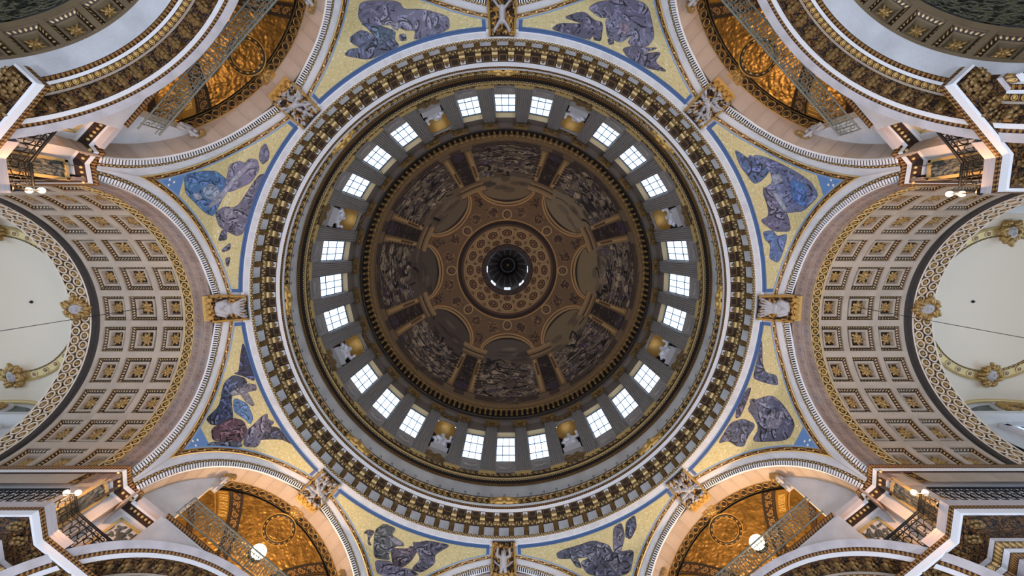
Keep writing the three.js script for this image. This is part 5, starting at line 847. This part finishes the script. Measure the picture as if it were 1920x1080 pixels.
  const net = [band(5.66, 18.88, 5.66, lc[0], t0, t1, n, true), band(5.66, lc[1], 5.66, 20.35, t0, t1, n, true)]; for (let i = -7; i < 7; i++) net.push(band(5.66, lc[0], 5.66, lc[1], i * LP + LT, (i + 1) * LP - LT, 2, true));
  part('rib_net', merge(net), brn, low);
  for (let i = -7; i <= 7; i++) { const c = part('coffer', cp.stone, brn, low); c.rotation.z = -i * LP; part('coffer_floor', cp.floor, brn, c); part('egg_border', cp.egg, M.eggDark, c); const r = part('rosette', rosette, M.gilt, c); r.position.set(0, 5.66 + 0.36, -cp.dc); r.scale.set(0.55, -0.8, 0.6); }
  part('niche_half_dome', merge([grid(60, 30, (u, v) => { const a = lerp(-PI / 2, PI / 2, u), e = v * PI / 2 * 0.999, r = 5.6; return [r * sin(a) * cos(e), r * sin(e), -(20.35 + r * cos(a) * cos(e))]; }, (u, v) => [u * 17, v * 9]), grid(40, 4, (u, v) => { const a = lerp(-PI / 2, PI / 2, u); return [5.6 * sin(a), lerp(-12.8, 0, v), -(20.35 + 5.6 * cos(a))]; }, (u, v) => [u * 17, v * 12])]), M.darkMosaic, low);
  const sh = new THREE.Shape([[-7.4, -0.4], [7.4, -0.4], [7.4, 7.0], [-7.4, 7.0]].map((p) => new THREE.Vector2(...p))), hole = new THREE.Path(); hole.moveTo(-7.3, -0.4); for (let i = 0; i <= 60; i++) { const t = lerp(-PI / 2, PI / 2, i / 60); hole.lineTo(7.3 * sin(t), 7.3 * cos(t)); } sh.holes.push(hole);
  { const w = new THREE.Shape(); w.moveTo(-5.2, 5.1); w.lineTo(-5.2, 7.4); w.lineTo(5.2, 7.4); w.lineTo(5.2, 5.1); for (let i = 40; i >= 0; i--) { const t = lerp(-0.79, 0.79, i / 40); w.lineTo(7.3 * sin(t), min(7.3 * cos(t), 7.3)); } part('spandrel_wall', new THREE.ExtrudeGeometry(w, { depth: 0.5, bevelEnabled: false }).translate(0, 0, -18.4), M.white, low); }
  for (const s of [1, -1]) part('niche_side', box(0.4, 12.8, 2.4, s * 5.86, -6.4, -19.2), M.stone, low);
  const railPath = [[-4.85, -17.72], [4.85, -17.72]];
  const words = { 135: ['DAVHIN', ''], 45: ['', ''], 225: ['', ''], 315: ['', ''] };  // only one of the bands can be read
  [135, 45, 225, 315].forEach((az, i) => {
    const T = turnOf(az), b = i ? bay.clone() : bay; b.name = numbered('diagonal_bay'); b.position.set(0, HA + EYE, 0); b.rotation.set(0, T, 0); b.userData = { kind: 'structure', label: 'gilded half dome bay behind the ' + DIRS[az] + ' arch' }; scene.add(b);
    for (const s of [1, -1]) part('lettered_band', LB[s], word(words[az][s > 0 ? 0 : 1]), b);
    const l = i ? low.clone() : low; l.name = numbered('lower_arch'); l.position.set(0, 11.2 + EYE, 0); l.rotation.set(0, T, 0); l.userData = { kind: 'structure', label: 'lower arch with gilded archivolt under the ' + DIRS[az] + ' gallery' }; scene.add(l);
    const r = thing('gallery_balustrade', 'grey green ironwork railing across the ' + DIRS[az] + ' gallery before the gold half dome', 'railing', [0, 0, 0], T, 'gallery railings of the diagonal bays');
    railing(r, railPath, 19.0, 1.2, M.railGrey, 0.3);
  });
}

// ---------- lamps ----------
const lampPos = { 'upper left': [-17.45, 6.1], 'upper right': [17.4, 5.98], 'lower left': [-17.6, -6.1], 'lower right': [17.45, -6.15] };
for (const [nm, [x, z]] of Object.entries(lampPos)) {
  const t = thing('balcony_lamp', 'small twin lamp on a black post glowing on the ' + nm + ' balcony ledge', 'lamp', [x, 15.22 + EYE, z], 0, 'lamps on the pier balconies');
  part('post', merge([new THREE.CylinderGeometry(0.12, 0.14, 0.06, 14).translate(0, 0.03, 0), new THREE.CylinderGeometry(0.025, 0.025, 0.7, 8).translate(0, 0.38, 0), bar([-0.3 * Math.sign(x), 0.72, 0], [0.3 * Math.sign(x), 0.72, 0], 0.025)]), M.iron, t);
  const glow = glowMat(0xffd9a0, 9);
  for (const d of [-0.26, 0.22]) part('bulb', new THREE.SphereGeometry(0.11, 14, 10).translate(d * Math.sign(x), 0.82, 0), glow, t);
  const l = new THREE.PointLight(0xffb877, 34, 0, 2); l.position.set(0, 0.82, 0); l.castShadow = true; l.shadow.radius = 8; t.add(l);
}
const flood = (az, D, s, h, k, label, emi) => {
  const a = az * RAD, p = [D * cos(a) - s * sin(a), h + EYE, D * sin(a) + s * cos(a)];
  const t = thing('floodlight', label, 'floodlight', p, turnOf(az), 'floodlights in the galleries');
  part('housing', merge([new THREE.CylinderGeometry(0.42, 0.3, 0.3, 24, 1, true).rotateX(-PI / 2).translate(0, 0.12, -0.3), bar([0, -0.1, -0.42], [0, 19.02 - h, -0.42], 0.04)]), M.iron, t);
  part('lens', new THREE.SphereGeometry(0.4, 24, 16).scale(1, 1, 0.7), glowMat(0xffe2b0, emi), t);
  const l = new THREE.PointLight(0xffd29a, k, 0, 2); l.position.set(0, -0.2, -1.3); l.castShadow = true; l.shadow.radius = 12; t.add(l);
};
flood(225, 18.25, -0.42, 20.75, 85, 'large glaring floodlight over the railing of the lower left gallery', 30);
flood(315, 18.37, 1.25, 20.75, 85, 'large glaring floodlight over the railing of the lower right gallery', 30);
flood(135, 20.5, -1.2, 19.45, 20, 'unseen floodlight behind the railing of the upper left gallery, lighting its gold half dome', 8);  // unseen, like the next; both light the upper gold half domes
flood(45, 20.5, 1.2, 19.45, 28, 'unseen floodlight behind the railing of the upper right gallery, lighting its gold half dome', 8);
for (let k = 0; k < 8; k++) {  // added fill lights on the floor, out of view, brightening the interior from below
  const a = (22.5 + k * 45) * RAD, t = thing('added_uplighter', 'added fill lamp out of view on the floor before the ' + ['right', 'upper right', 'top', 'upper left', 'left', 'lower left', 'bottom', 'lower right'][k] + ' pier', 'lamp', [13 * cos(a), 0, 13 * sin(a)]);
  part('base', new THREE.CylinderGeometry(0.25, 0.3, 0.1, 20).translate(0, 0.05, 0), M.iron, t); part('pole', new THREE.CylinderGeometry(0.03, 0.03, 1.3, 10).translate(0, 0.7, 0), M.iron, t);
  part('fill_globe', new THREE.SphereGeometry(0.22, 20, 14).translate(0, 1.5, 0), glowMat(0xf4f7ff, 6), t);
  const l = new THREE.PointLight(0xd3e0ff, 225, 0, 2); l.position.set(0, 1.5, 0); l.castShadow = true; l.shadow.radius = 20; t.add(l);
}
renderer.render(scene, camera);
